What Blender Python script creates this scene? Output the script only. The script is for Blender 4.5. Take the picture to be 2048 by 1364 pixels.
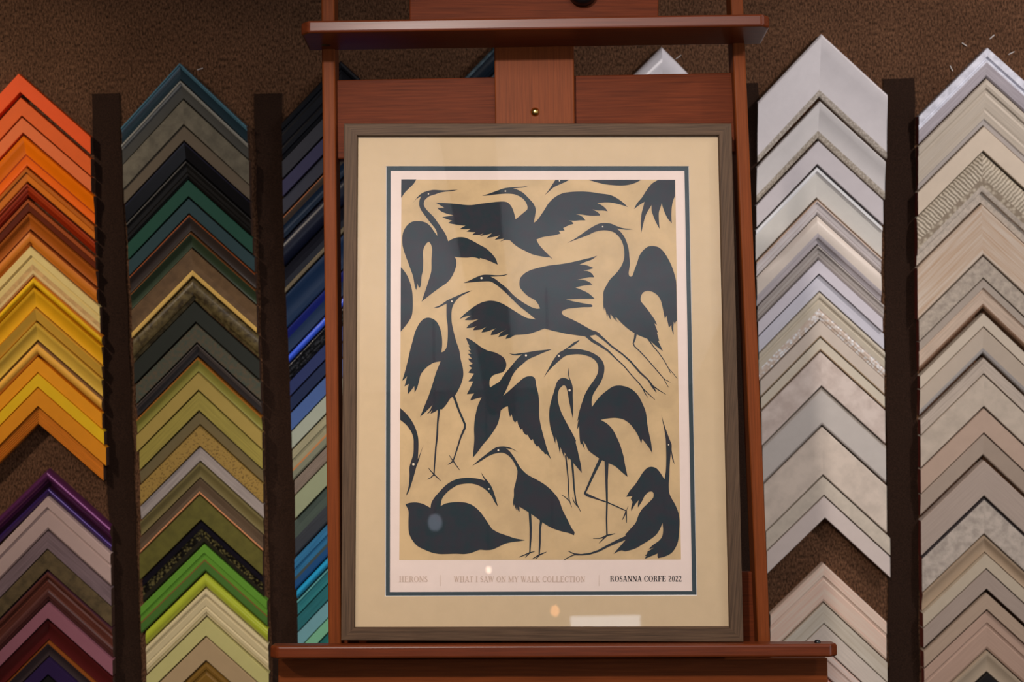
import bpy, bmesh, math, random
from mathutils import Vector, Matrix
from mathutils.geometry import delaunay_2d_cdt

random.seed(7)
for o in list(bpy.data.objects):
    bpy.data.objects.remove(o)
SC = bpy.context.scene
COL = SC.collection

# ------------------------------------------------------------------ camera
F_PX = 2844.0                                   # 50 mm on a 36 mm sensor, 2048 px wide
CAM = Vector((0.0, -2.75, 1.50))
PITCH, ROLL = math.radians(3.1), math.radians(1.35)
FWD = Vector((0, math.cos(PITCH), -math.sin(PITCH)))
X0, U0 = Vector((1, 0, 0)), Vector((0, math.sin(PITCH), math.cos(PITCH)))
RIGHT = X0 * math.cos(ROLL) - U0 * math.sin(ROLL)
UP = U0 * math.cos(ROLL) + X0 * math.sin(ROLL)
cd = bpy.data.cameras.new('camera')
cd.lens, cd.sensor_width = 50.0 * F_PX / 2844.0, 36.0
cam = bpy.data.objects.new('camera', cd)
COL.objects.link(cam)
M = Matrix((RIGHT, UP, -FWD)).transposed().to_4x4()
M.translation = CAM
cam.matrix_world = M
cd.dof.use_dof = True
cd.dof.focus_distance = 1.95
cd.dof.aperture_fstop = 7.5
cd.clip_start = 0.05
SC.camera = cam

# ------------------------------------------------------------------ view, world, lamps
SC.view_settings.view_transform = 'Standard'
SC.view_settings.look = 'None'
SC.view_settings.gamma = 1.0
SC.view_settings.use_curve_mapping = False
SC.view_settings.exposure = 0.0
W = bpy.data.worlds.new('world')
SC.world = W
W.use_nodes = True
W.node_tree.nodes['Background'].inputs[0].default_value = (0.75, 0.83, 1.0, 1)
W.node_tree.nodes['Background'].inputs[1].default_value = 0.35


def lamp(name, kind, loc, target, power, colour, size=0.1, angle=60, blend=0.6, size_y=None):
    l = bpy.data.lights.new(name, kind)
    l.energy, l.color = power, colour
    if kind == 'AREA':
        l.size = size
        if size_y:
            l.shape, l.size_y = 'RECTANGLE', size_y
    else:
        l.shadow_soft_size = size
        if kind == 'SPOT':
            l.spot_size, l.spot_blend = math.radians(angle), blend
    o = bpy.data.objects.new(name, l)
    COL.objects.link(o)
    o.location = loc
    o.rotation_euler = (Vector(target) - Vector(loc)).to_track_quat('-Z', 'Y').to_euler()
    return o


WARM, NEUT, COOL = (1.0, 0.84, 0.68), (1.0, 0.91, 0.88), (0.86, 0.92, 1.0)
lamp('spot_lamp', 'SPOT', (-1.75, -1.15, 2.62), (-0.95, 0, 1.15), 96, WARM, 0.035, 62, 1.0)
lamp('spot_lamp', 'SPOT', (1.75, -1.25, 2.62), (0.85, 0, 1.38), 88, NEUT, 0.035, 78, 1.0)
lamp('spot_lamp', 'SPOT', (-0.30, -2.6, 2.62), (0.10, -0.85, 1.05), 132, (1.0, .90, .83), 0.05, 50, 0.6)
lamp('spot_lamp', 'SPOT', (-1.7, -2.5, 2.62), (-0.50, -0.8, 1.38), 90, WARM, 0.04, 22, 1.0)  # added to brighten the easel's left upright
lamp('overhead_fill', 'AREA', (0.3, -2.3, 2.70), (0.3, -2.2, 0), 14, NEUT, 0.9)  # soft overhead fill, added out of view
lamp('uplight_fill', 'AREA', (0.0, -4.7, 0.95), (0.0, -4.7, 3.0), 62, (.84, .88, 1.0), 1.6)  # unseen uplight added so the glass mirrors a brighter ceiling

# ------------------------------------------------------------------ helpers


def ray(px, py):
    return FWD + RIGHT * ((px - 1024.0) / F_PX) - UP * ((py - 682.0) / F_PX)


def hit(px, py, p0, n):
    d = ray(px, py)
    return CAM + d * ((p0 - CAM).dot(n) / d.dot(n))


def wall_pt(px, py, proud=0.0):
    return hit(px, py, Vector((0, -proud, 0)), Vector((0, 1, 0)))


def lin(c):
    return c / 12.92 if c <= 0.04045 else ((c + 0.055) / 1.055) ** 2.4


def rgb(c, gain=1.0):
    return tuple(min(0.86, lin(v / 255.0) * gain) for v in c) + (1.0,)


def new_mat(name):
    m = bpy.data.materials.new(name)
    m.use_nodes = True
    return m, m.node_tree.nodes, m.node_tree.links, m.node_tree.nodes['Principled BSDF']


def N(nodes, kind, **kw):
    n = nodes.new(kind)
    for k, v in kw.items():
        if k in n.inputs:
            n.inputs[k].default_value = v
        else:
            setattr(n, k, v)
    return n


def surf(name, col, rough=0.5, kind='paint', amount=None, gain=1.0, coat=0.0, scale=1.0,
         second=None, bump=0.1, metallic=0.0, spec=0.5, coords='UV'):
    """procedural surface: kind is paint, wood, mottle, speckle, emboss, beads or weave"""
    m, nd, lk, p = new_mat(name)
    if amount is None:
        amount = 0.025 if kind == 'paint' else 0.12
    base = rgb(col, gain)
    tc = N(nd, 'ShaderNodeTexCoord')
    mp = N(nd, 'ShaderNodeMapping')
    lk.new(tc.outputs[coords], mp.inputs['Vector'])
    p.inputs['Roughness'].default_value = rough
    p.inputs['Metallic'].default_value = metallic
    p.inputs['Specular IOR Level'].default_value = spec
    p.inputs['Coat Weight'].default_value = coat
    p.inputs['Coat Roughness'].default_value = 0.12
    sc = {'paint': (40, 40, 40), 'wood': (14, 420, 14), 'mottle': (60, 60, 60), 'speckle': (260, 260, 260),
          'emboss': (46, 30, 30), 'beads': (130, 130, 130), 'weave': (500, 260, 500)}[kind]
    mp.inputs['Scale'].default_value = tuple(s * scale for s in sc)
    if kind in ('beads', 'speckle'):
        t = N(nd, 'ShaderNodeTexVoronoi')
        t.inputs['Scale'].default_value = 1.0
        fac = t.outputs['Distance']
    elif kind == 'emboss':
        t = N(nd, 'ShaderNodeTexWave', **{'Scale': 1.0, 'Distortion': 3.0, 'Detail': 2.0, 'Detail Scale': 3.0})
        fac = t.outputs['Fac']
    else:
        t = N(nd, 'ShaderNodeTexNoise', **{'Scale': 1.0, 'Detail': 4.0, 'Roughness': 0.6})
        fac = t.outputs['Fac']
    lk.new(mp.outputs['Vector'], t.inputs['Vector'])
    rmp = N(nd, 'ShaderNodeValToRGB')
    lk.new(fac, rmp.inputs['Fac'])
    e = rmp.color_ramp.elements
    if second is None:
        lo = tuple(c * (1 - amount * 1.6) for c in base[:3]) + (1,)
        hi = tuple(min(0.9, c * (1 + amount)) for c in base[:3]) + (1,)
    else:
        lo, hi = rgb(second, gain), base
    e[0].color, e[1].color = lo, hi
    e[0].position, e[1].position = {'paint': (0.3, 0.7), 'wood': (0.32, 0.66), 'mottle': (0.36, 0.62),
                                    'speckle': (0.12, 0.4), 'emboss': (0.2, 0.7), 'beads': (0.75, 0.3),
                                    'weave': (0.35, 0.65)}[kind]
    if kind == 'beads':
        e[0].position, e[1].position = 0.25, 0.6
        e[0].color, e[1].color = hi, lo
    lk.new(rmp.outputs['Color'], p.inputs['Base Color'])
    if bump:
        b = N(nd, 'ShaderNodeBump', **{'Strength': bump, 'Distance': 0.001})
        lk.new(fac, b.inputs['Height'])
        lk.new(b.outputs['Normal'], p.inputs['Normal'])
        if kind == 'beads':
            b.invert = True
    return m


def link(name, me, mat=None, parent=None, smooth=False):
    o = bpy.data.objects.new(name, me)
    COL.objects.link(o)
    if mat is not None:
        me.materials.append(mat)
    if parent is not None:
        o.parent = parent
        o.matrix_parent_inverse = parent.matrix_world.inverted()
    if smooth:
        for p in me.polygons:
            p.use_smooth = True
    return o


def mesh(name, verts, faces, uvs=None):
    me = bpy.data.meshes.new(name)
    me.from_pydata([tuple(v) for v in verts], [], faces)
    uvl = me.uv_layers.new(name='UVMap')
    for l in me.loops:
        if uvs:
            uvl.data[l.index].uv = uvs[l.vertex_index]
    me.update()
    return me


def empty(name, loc, label=None, cat=None, group=None):
    o = bpy.data.objects.new(name, None)
    COL.objects.link(o)
    o.location = loc
    o.empty_display_size = 0.05
    o.matrix_world = Matrix.Translation(loc)
    if label:
        o['label'] = label
    if cat:
        o['category'] = cat
    if group:
        o['group'] = group
    return o


def tag(o, label, cat, group=None):
    o['label'], o['category'] = label, cat
    if group:
        o['group'] = group
    return o


def fix_normals(me):
    bm = bmesh.new()
    bm.from_mesh(me)
    bmesh.ops.recalc_face_normals(bm, faces=bm.faces[:])
    bm.to_mesh(me)
    bm.free()


def slab(name, pts, back, mat, parent=None, bevel=0.0, along=None):
    """a board: the polygon pts (world points of its front face) thickened by the vector back.
    UVs in metres, u running along the board's longer side."""
    n = len(pts)
    v = [Vector(p) for p in pts] + [Vector(p) + back for p in pts]
    f = [tuple(range(n)), tuple(range(2 * n - 1, n - 1, -1))]
    for i in range(n):
        j = (i + 1) % n
        f.append((i, i + n, j + n, j))
    me = bpy.data.meshes.new(name)
    me.from_pydata([tuple(p) for p in v], [], f)
    fix_normals(me)
    if bevel:
        bm = bmesh.new()
        bm.from_mesh(me)
        bmesh.ops.bevel(bm, geom=bm.edges[:], offset=bevel, segments=3, profile=0.5, affect='EDGES')
        bm.to_mesh(me)
        bm.free()
    ax = along.normalized() if along is not None else max(
        ((v[(i + 1) % n] - v[i]) for i in range(n)), key=lambda e: e.length).normalized()
    bk = back.normalized()
    ay = ax.cross(bk).normalized()
    uvl = me.uv_layers.new(name='UVMap')
    o0 = v[0]
    off = random.random() * 3
    for poly in me.polygons:
        for li in poly.loop_indices:
            d = Vector(me.vertices[me.loops[li].vertex_index].co) - o0
            uvl.data[li].uv = (d.dot(ax) + off, d.dot(ay) + d.dot(bk) + off)
    return link(name, me, mat, parent, smooth=False)


def disc(name, c, n, r, depth, mat, parent, segs=24, dome=0.0):
    """round head standing on the plane through c, facing n"""
    n = n.normalized()
    a = n.orthogonal().normalized()
    b = n.cross(a)
    prof = [(1.0, 0.0), (1.0, depth * 0.55), (0.93, depth * 0.85), (0.75, depth + dome * 0.4), (0.4, depth + dome * 0.85)]
    vs, fs = [], []
    for k, (rr, h) in enumerate(prof):
        for i in range(segs):
            t = 2 * math.pi * i / segs
            vs.append(c + (a * math.cos(t) + b * math.sin(t)) * r * rr + n * h)
    vs.append(c + n * (depth + dome))
    for k in range(len(prof) - 1):
        for i in range(segs):
            j = (i + 1) % segs
            fs.append((k * segs + i, k * segs + j, (k + 1) * segs + j, (k + 1) * segs + i))
    k = len(prof) - 1
    for i in range(segs):
        fs.append((k * segs + i, k * segs + (i + 1) % segs, len(vs) - 1))
    fs.append(tuple(range(segs - 1, -1, -1)))
    return link(name, mesh(name, vs, fs), mat, parent, smooth=True)


def struct(name, pts, back, mat):
    o = slab(name, pts, back, mat)
    o['kind'] = 'structure'
    return o


# ------------------------------------------------------------------ the room
def carpet():
    m, nd, lk, p = new_mat('brown_carpet_wall')
    tc = N(nd, 'ShaderNodeTexCoord')
    n1 = N(nd, 'ShaderNodeTexNoise', **{'Scale': 1.0, 'Detail': 5.0, 'Roughness': 0.75})
    mp = N(nd, 'ShaderNodeMapping')
    mp.inputs['Scale'].default_value = (330, 330, 150)
    lk.new(tc.outputs['Object'], mp.inputs['Vector'])
    lk.new(mp.outputs['Vector'], n1.inputs['Vector'])
    n2 = N(nd, 'ShaderNodeTexNoise', **{'Scale': 9.0, 'Detail': 3.0})
    lk.new(tc.outputs['Object'], n2.inputs['Vector'])
    r1 = N(nd, 'ShaderNodeValToRGB')
    r1.color_ramp.elements[0].color, r1.color_ramp.elements[1].color = rgb((40, 27, 18)), rgb((146, 104, 76))
    r1.color_ramp.elements[0].position, r1.color_ramp.elements[1].position = 0.38, 0.68
    lk.new(n1.outputs['Fac'], r1.inputs['Fac'])
    mx = N(nd, 'ShaderNodeMix', data_type='RGBA', blend_type='MULTIPLY')
    mx.inputs[0].default_value = 0.5
    r2 = N(nd, 'ShaderNodeValToRGB')
    r2.color_ramp.elements[0].color, r2.color_ramp.elements[1].color = (0.62, 0.62, 0.62, 1), (1, 1, 1, 1)
    r2.color_ramp.elements[0].position, r2.color_ramp.elements[1].position = 0.35, 0.65
    lk.new(n2.outputs['Fac'], r2.inputs['Fac'])
    lk.new(r1.outputs['Color'], mx.inputs[6])
    lk.new(r2.outputs['Color'], mx.inputs[7])
    lk.new(mx.outputs[2], p.inputs['Base Color'])
    b = N(nd, 'ShaderNodeBump', **{'Strength': 0.9, 'Distance': 0.003})
    lk.new(n1.outputs['Fac'], b.inputs['Height'])
    lk.new(b.outputs['Normal'], p.inputs['Normal'])
    p.inputs['Roughness'].default_value = 1.0
    p.inputs['Specular IOR Level'].default_value = 0.1
    return m


V = Vector
plaster = surf('grey_plaster', (150, 145, 140), 0.9, 'mottle', 0.05, coords='Object', scale=0.1)
ceil_m = surf('white_ceiling', (225, 220, 214), 0.9, 'mottle', 0.04, coords='Object', scale=0.1)
floor_m = surf('brown_floor', (96, 74, 56), 0.6, 'wood', 0.2, coords='Object', scale=0.1)
struct('wall_back', [V((-4, 0, 0)), V((4, 0, 0)), V((4, 0, 2.75)), V((-4, 0, 2.75))], V((0, .1, 0)), carpet())
struct('wall_front', [V((-4, -7, 0)), V((4, -7, 0)), V((4, -7, 2.75)), V((-4, -7, 2.75))], V((0, -.1, 0)), plaster)
struct('wall_left', [V((-4, -7, 0)), V((-4, 0, 0)), V((-4, 0, 2.75)), V((-4, -7, 2.75))], V((-.1, 0, 0)), plaster)
struct('wall_right', [V((4, -7, 0)), V((4, 0, 0)), V((4, 0, 2.75)), V((4, -7, 2.75))], V((.1, 0, 0)), plaster)
struct('floor', [V((-4, -7, 0)), V((4, -7, 0)), V((4, 0, 0)), V((-4, 0, 0))], V((0, 0, -.1)), floor_m)
struct('ceiling', [V((-4, -7, 2.75)), V((4, -7, 2.75)), V((4, 0, 2.75)), V((-4, 0, 2.75))], V((0, 0, .1)), ceil_m)

# glowing window and frame, added unseen in the right-hand wall for cool light
day = bpy.data.materials.new('daylit_pane')
day.use_nodes = True
day.node_tree.nodes.clear()
_o = day.node_tree.nodes.new('ShaderNodeOutputMaterial')
_e = day.node_tree.nodes.new('ShaderNodeEmission')
_e.inputs[0].default_value, _e.inputs[1].default_value = (0.80, 0.89, 1.0, 1), 4.0
day.node_tree.links.new(_e.outputs[0], _o.inputs[0])
white_m = surf('white_trim', (220, 218, 212), .5, coords='Object')
struct('fill_pane_1', [V((3.985, -5.2, .8)), V((3.985, -2.6, .8)), V((3.985, -2.6, 2.2)), V((3.985, -5.2, 2.2))], V((.01, 0, 0)), day)
k = 0
for ya, yb, za, zb in ((-5.28, -2.52, .72, .8), (-5.28, -2.52, 2.2, 2.28), (-5.28, -5.2, .8, 2.2), (-2.6, -2.52, .8, 2.2), (-3.93, -3.87, .8, 2.2)):
    k += 1
    struct('trim_%d' % (20 + k), [V((3.95, ya, za)), V((3.95, yb, za)), V((3.95, yb, zb)), V((3.95, ya, zb))], V((.045, 0, 0)), white_m)

struct('window_2', [V((.20, -6.995, .55)), V((.59, -6.995, .55)), V((.59, -6.995, 1.434)), V((.20, -6.995, 1.434))], V((0, -.01, 0)), day)
beam_m = surf('added_beam', (70, 54, 44), .8, coords='Object')
for k, (xa, xb) in enumerate([(-1.25, -1.05), (-.24, -.08), (.95, 1.15)]):  # unseen beams, added for dark streaks in the glass reflection
    struct('trim_%d' % (30 + k), [V((xa, -7, 2.6)), V((xb, -7, 2.6)), V((xb, -7, 2.75)), V((xa, -7, 2.75))], V((0, 7, 0)), beam_m)


def glow(name, col, power):
    m = bpy.data.materials.new(name)
    m.use_nodes = True
    m.node_tree.nodes.clear()
    a, b_ = m.node_tree.nodes.new('ShaderNodeOutputMaterial'), m.node_tree.nodes.new('ShaderNodeEmission')
    b_.inputs[0].default_value, b_.inputs[1].default_value = (*col, 1), power
    m.node_tree.links.new(b_.outputs[0], a.inputs[0])
    return m


for (x, y, z), r, gmat, lb in (((.094, -5, 1.325), .019, glow('orange_glow', (1, .42, .16), 6), 'low orange pendant bulb glowing in the picture glass'),
                               ((-.184, -5, 1.503), .012, glow('warm_glow', (1, .8, .6), 9), 'small warm pendant bulb mirrored beside the lettering'),
                               ((-.447, -5.5, 1.778), .032, glow('pale_glow', (.8, .82, 1), 1.6), 'glowing ball added for the grey patch mirrored in the resting heron')):  # the pale one is added to make a grey patch in the glass
    pend = empty('pendant_lamp', (x, y, 2.75), lb, 'lamp')
    bm = bmesh.new()
    bmesh.ops.create_uvsphere(bm, u_segments=20, v_segments=14, radius=r, matrix=Matrix.Translation((x, y, z)) @ Matrix.Diagonal((1, 1, 1.25, 1)))
    me = bpy.data.meshes.new('bulb')
    bm.to_mesh(me)
    bm.free()
    link('bulb', me, gmat, pend, smooth=True)
    slab('cord', [V((x - .002, y, z + r)), V((x + .002, y, z + r)), V((x + .002, y, 2.75)), V((x - .002, y, 2.75))], V((0, .004, 0)), beam_m, pend)

# dark hook-and-loop strips between the columns of samples
strip_m = surf('dark_brown_strip', (44, 28, 19), 0.95, 'weave', 0.35, coords='Object', bump=0.6, spec=0.15)
for i, (xa, xb, yt) in enumerate([(-138, -84, 190), (183, 238, 187), (507, 563, 187), (826, 882, 182),
                                  (1146, 1202, 174), (1461, 1517, 166), (1767, 1829, 157), (2090, 2150, 150)]):
    a, b = wall_pt(xa, yt, .004), wall_pt(xb, yt, .004)
    x0, x1, z = a.x, b.x, (a.z + b.z) / 2
    nz = 34
    vs, fs, uv = [], [], []
    for k in range(nz + 1):
        zz = z - (z - 0.45) * k / nz
        wob = 0.0012 * math.sin(k * 1.9 + i) + random.uniform(-.0007, .0007)
        for x, y in ((x0 + wob, -0.0), (x0 + wob, -0.003), (x1 + wob, -0.003), (x1 + wob, -0.0)):
            vs.append((x, y - (0.0008 if k % 4 == 1 and y else 0), zz))
        if k:
            q = 4 * (k - 1)
            for c in range(3):
                fs.append((q + c, q + c + 1, q + c + 5, q + c + 4))
    fs.append((0, 1, 2, 3))
    me = mesh('trim', vs, fs)
    fix_normals(me)
    o = link('trim_%d' % (i + 1), me, strip_m)
    o['kind'] = 'structure'

# ------------------------------------------------------------------ frame-corner samples
PROF = {
    'flat': [(0, .93), (.025, 1), (.975, 1), (1, .93)],
    'slope': [(0, .9), (.04, 1), (.94, .72), (1, .62)],
    'rslope': [(0, .55), (.06, .66), (.95, 1), (1, .93)],
    'scoop': [(0, .86), (.04, 1), (.14, .99), (.25, .90), (.4, .78), (.55, .70), (.72, .655), (.9, .64), (.96, .66), (1, .6)],
    'round': [(0, .55), (.06, .76), (.16, .89), (.3, .97), (.45, 1), (.6, .98), (.75, .91), (.88, .79), (.96, .65), (1, .5)],
    'bead': [(0, .6), (.04, .8), (.1, .93), (.18, 1), (.26, .99), (.34, .9), (.4, .72), (.45, .55), (.62, .45),
             (.72, .47), (.76, .58), (.82, .64), (.88, .62), (.93, .52), (1, .42)],
    'step': [(0, .9), (.03, 1), (.3, 1), (.33, .84), (.4, .82), (.43, .9), (.93, .82), (1, .7)],
    'ridge': [(0, .8), (.04, .97), (.12, 1), (.2, .95), (.24, .8), (.3, .78), (.36, .86), (.6, .8), (.66, .74),
              (.72, .82), (.86, .78), (.9, .66), (1, .6)],
    'lip': [(0, .9), (.02, 1), (.13, 1), (.16, .8), (.4, .74), (.7, .7), (.97, .68), (1, .6)],
    'cushion': [(0, .7), (.1, .9), (.3, .98), (.5, 1), (.7, .97), (.78, .9), (.8, .7), (.9, .66), (1, .62)],
    'innerlip': [(0, .9), (.03, .98), (.25, .9), (.5, .82), (.78, .8), (.8, .92), (.84, .98), (.97, .96), (1, .9)],
    'reed': [(0, .85)] + [(.04 + .92 * k / 24, .95 if (k % 4) < 2 else .86) for k in range(25)] + [(1, .85)],
}
MATS = {}


def smat(col, kind, rough, gain, extra):
    key = (col, kind, rough, round(gain, 2), extra)
    if key not in MATS:
        kw = dict(extra)
        kw.setdefault('bump', 0.12 if kind == 'paint' else 0.3)
        kw.setdefault('spec', 0.3)
        nm = 'sample_%s_%02x%02x%02x' % (kind, *col)
        MATS[key] = surf(nm, col, rough, kind, gain=gain, **kw)
    return MATS[key]


def interp(tab, y):
    if y <= tab[0][0]:
        return tab[0][1]
    for (a, b), (c, d) in zip(tab, tab[1:]):
        if y <= c:
            return b + (d - b) * (y - a) / (c - a)
    return tab[-1][1]


def cut(prof, t0, t1):
    def h(t):
        return interp(prof, t)
    eps = 1e-5
    return [(t0, h(t0 + eps))] + [(t, v) for t, v in prof if t0 + eps < t < t1 - eps] + [(t1, h(t1 - eps))]


ENDM = surf('sawn_end', (80, 52, 36), 0.8, 'wood', 0.2)
ENDR = surf('red_stained_end', (110, 38, 24), 0.7, 'wood', 0.2)


def sample(y0, y1, xa, xl, xr, sl, sr, H, prof, bands, gain, label, group, end):
    """two lengths of moulding mitred into a corner, hung point upwards"""
    def P(px, py):
        return wall_pt(px, py, H)
    y1 -= 1.6
    a0, a1 = P(xa(y0), y0), P(xa(y1), y1)
    l0, l1 = P(xl, y0 + sl * (xa(y0) - xl)), P(xl + .5, y1 + sl * (xa(y1) - xl - .5))
    r0, r1 = P(xr, y0 + sr * (xr - xa(y0))), P(xr + .5, y1 + sr * (xr + .5 - xa(y1)))
    root = empty('corner_sample', (a0.x, 0, a0.z), label, 'frame sample', group)
    pts = PROF[prof]
    for s, (e0, e1) in ((-1, (l0, l1)), (1, (r0, r1))):
        t0 = 0.0
        g = random.random() * 5
        for bi, (t1, name, col, kind, rough, extra) in enumerate(bands):
            seg = cut(pts, t0, t1)
            vs, uv, fs = [], [], []
            first, last = bi == 0, bi == len(bands) - 1
            row = []
            if first:
                row.append((t0, -0.0))
            row += [(t, H * h) for t, h in seg]
            if last:
                row.append((t1, 0.0))
            ln = (e0 - a0).length
            wid = abs(a0.z - a1.z) * 0.707
            acc = 0
            for k, (t, h) in enumerate(row):
                if k:
                    acc += math.hypot((t - row[k - 1][0]) * wid, h - row[k - 1][1])
                A, B = a0.lerp(a1, t), e0.lerp(e1, t)
                for q in range(2):
                    p = A if q == 0 else B
                    vs.append((p.x, -h, p.z))
                    uv.append((g + q * ln + t * wid * (1 if q == 0 else 1), acc + g + t0))
                if k:
                    b = 2 * (k - 1)
                    fs.append((b, b + 1, b + 3, b + 2))
            # end faces: mitre and outer saw cut
            nend = len(fs)
            for q in (0, 1):
                ids = [2 * k + q for k in range(len(row))]
                base = []
                if not last:
                    vs.append((vs[ids[-1]][0], 0, vs[ids[-1]][2]))
                    uv.append(uv[ids[-1]])
                    base.append(len(vs) - 1)
                if not first:
                    vs.append((vs[ids[0]][0], 0, vs[ids[0]][2]))
                    uv.append(uv[ids[0]])
                    base.append(len(vs) - 1)
                fs.append(tuple(ids + base))
            me = mesh(name, vs, fs, uv)
            me.materials.append(smat(col, kind, rough, gain, extra))
            me.materials.append(end)
            for q in range(nend, len(fs)):
                me.polygons[q].material_index = 1
            fix_normals(me)
            o = link(name, me, None, root)
            if prof in ('round', 'bead', 'scoop', 'cushion'):
                for q in range(nend):
                    me.polygons[q].use_smooth = True
                try:
                    me.set_sharp_from_angle(angle=math.radians(42))
                except Exception:
                    pass
            t0 = t1
    return root


def B(t, name, col, kind='paint', rough=0.45, **kw):
    return (t, name, col, kind, rough, tuple(sorted(kw.items())))


def one(col, kind='paint', rough=0.45, **kw):
    return [B(1.0, 'moulding', col, kind, rough, **kw)]


def column(rows, colname, group, gain, xa, xl, xr, sl, sr, end=ENDM, seed=1):
    rnd = random.Random(seed)
    prev = None
    for (y0, y1, nm, prof, bands) in rows:
        H = 0.021 + rnd.uniform(-.003, .004)
        if prev is None:
            label = 'topmost %s frame-corner sample hanging in the %s' % (nm, colname)
        else:
            label = '%s frame-corner sample below the %s one, %s' % (nm, prev, colname)
        sample(y0, y1, xa, interp(xl, y0), interp(xr, y0), interp(sl, y0), interp(sr, y0), H, prof,
               bands, gain, label, group, end)
        prev = nm


G = 1.5
# ---- column at the left edge: oranges, yellows, then purples
xa_t = [(147, 37), (190, 41), (268, 46), (335, 52), (425, 57), (492, 60), (552, 66), (615, 70), (681, 73),
        (714, 75), (855, 76), (939, 94), (1350, 96)]
column([
    (147, 186, 'orange-red', 'flat', one((238, 78, 10), rough=.5)),
    (195, 233, 'burnt orange', 'flat', one((214, 88, 20), rough=.5)),
    (235, 267, 'salmon orange', 'flat', one((214, 103, 48), rough=.5)),
    (271, 333, 'glowing orange', 'scoop', [B(.6, 'moulding', (236, 108, 4), rough=.3), B(.66, 'fillet', (160, 50, 5)),
                                           B(1, 'inner_band', (228, 96, 8), rough=.35)]),
    (335, 365, 'amber brown', 'step', [B(.45, 'moulding', (176, 92, 22), rough=.35), B(1, 'inner_band', (206, 112, 34), rough=.3)]),
    (367, 394, 'rust red', 'ridge', [B(.45, 'moulding', (160, 58, 22), rough=.35), B(1, 'inner_band', (128, 34, 4), rough=.35)]),
    (398, 425, 'chestnut', 'step', [B(.4, 'moulding', (150, 72, 30), rough=.35), B(1, 'inner_band', (92, 34, 8))]),
    (426, 460, 'toffee brown', 'scoop', one((166, 86, 24), 'wood', .35, amount=.08)),
    (461, 492, 'honey brown', 'cushion', [B(.12, 'fillet', (130, 60, 20)), B(1, 'moulding', (194, 112, 32), rough=.35)]),
    (493, 552, 'cream', 'step', [B(.62, 'moulding', (216, 192, 124)), B(.82, 'inner_band', (198, 160, 104), 'mottle'),
                                 B(1, 'inner_lip', (214, 188, 128))]),
    (553, 574, 'golden yellow', 'round', [B(.16, 'outer_edge', (200, 120, 30)), B(1, 'moulding', (222, 172, 22), rough=.3)]),
    (575, 616, 'deep yellow', 'scoop', one((218, 162, 26), rough=.35)),
    (617, 643, 'mustard', 'slope', one((206, 160, 60), rough=.4)),
    (645, 682, 'pale mustard', 'scoop', one((212, 172, 66), rough=.4)),
    (684, 712, 'apricot', 'round', [B(.14, 'outer_edge', (130, 92, 60)), B(1, 'moulding', (236, 166, 66), rough=.35)]),
    (714, 746, 'tangerine', 'flat', one((226, 146, 26))),
    (747, 775, 'lemon yellow', 'flat', one((224, 178, 26))),
    (776, 814, 'pumpkin', 'flat', one((216, 136, 26))),
    (815, 849, 'ochre reeded', 'reed', one((200, 120, 34), 'wood', .45)),
], 'left edge column', 'frame corners in the left edge column', 1.15,
    lambda y: interp(xa_t, y),
    [(147, -104), (493, -80), (850, -58)],
    [(147, 181), (235, 182), (271, 187), (398, 190), (461, 193), (493, 199), (553, 203), (684, 203), (714, 204),
     (747, 208), (776, 212), (814, 212), (815, 206)],
    [(147, 1.08), (195, 1.10), (400, 1.08), (700, 1.03), (850, 1.0)], [(147, .88), (271, .86), (560, .876), (850, .878)], seed=3)
column([
    (939, 993, 'glossy metallic purple', 'bead', [B(.5, 'bead', (104, 46, 96), rough=.28, metallic=.6, coat=.6),
                                                 B(.72, 'channel', (40, 14, 34), rough=.3), B(1, 'inner_bead', (70, 46, 112), rough=.28, metallic=.6, coat=.6)]),
    (994, 1061, 'pale mauve', 'step', one((176, 152, 146), rough=.4)),
    (1063, 1099, 'grey mauve wood', 'flat', one((112, 94, 98), 'wood', .5, amount=.16)),
    (1100, 1140, 'mottled olive brown', 'flat', one((84, 70, 46), 'mottle', .6, amount=.22)),
    (1141, 1204, 'maroon wood', 'ridge', [B(.06, 'outer_edge', (70, 40, 50), rough=.25), B(.6, 'moulding', (88, 46, 36), 'wood', .35, amount=.2),
                                          B(.66, 'fillet', (130, 84, 74), rough=.25), B(1, 'inner_band', (76, 42, 38), 'wood', .35)]),  # pale fillet: thin highlight along the ridge, put into the colour
    (1206, 1238, 'dusty rose', 'flat', one((136, 86, 98))),
    (1239, 1282, 'dark maroon', 'scoop', one((78, 24, 24), rough=.25, coat=.4)),
    (1283, 1315, 'black with copper lip', 'scoop', [B(.12, 'lip', (170, 96, 38), rough=.3, metallic=.5), B(1, 'moulding', (58, 46, 46), rough=.4)]),
    (1316, 1350, 'dark indigo', 'flat', one((40, 24, 62))),
    (1351, 1392, 'plain black', 'flat', one((20, 18, 18))),
], 'left edge column', 'frame corners in the left edge column', 1.15,
    lambda y: interp(xa_t, y), [(939, -36), (1350, -30)], [(939, 220), (1000, 221), (1140, 224), (1350, 227)],
    [(939, .97), (1000, 1.04), (1250, 1.0)], [(939, .905), (1250, .89)], seed=5)

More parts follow.
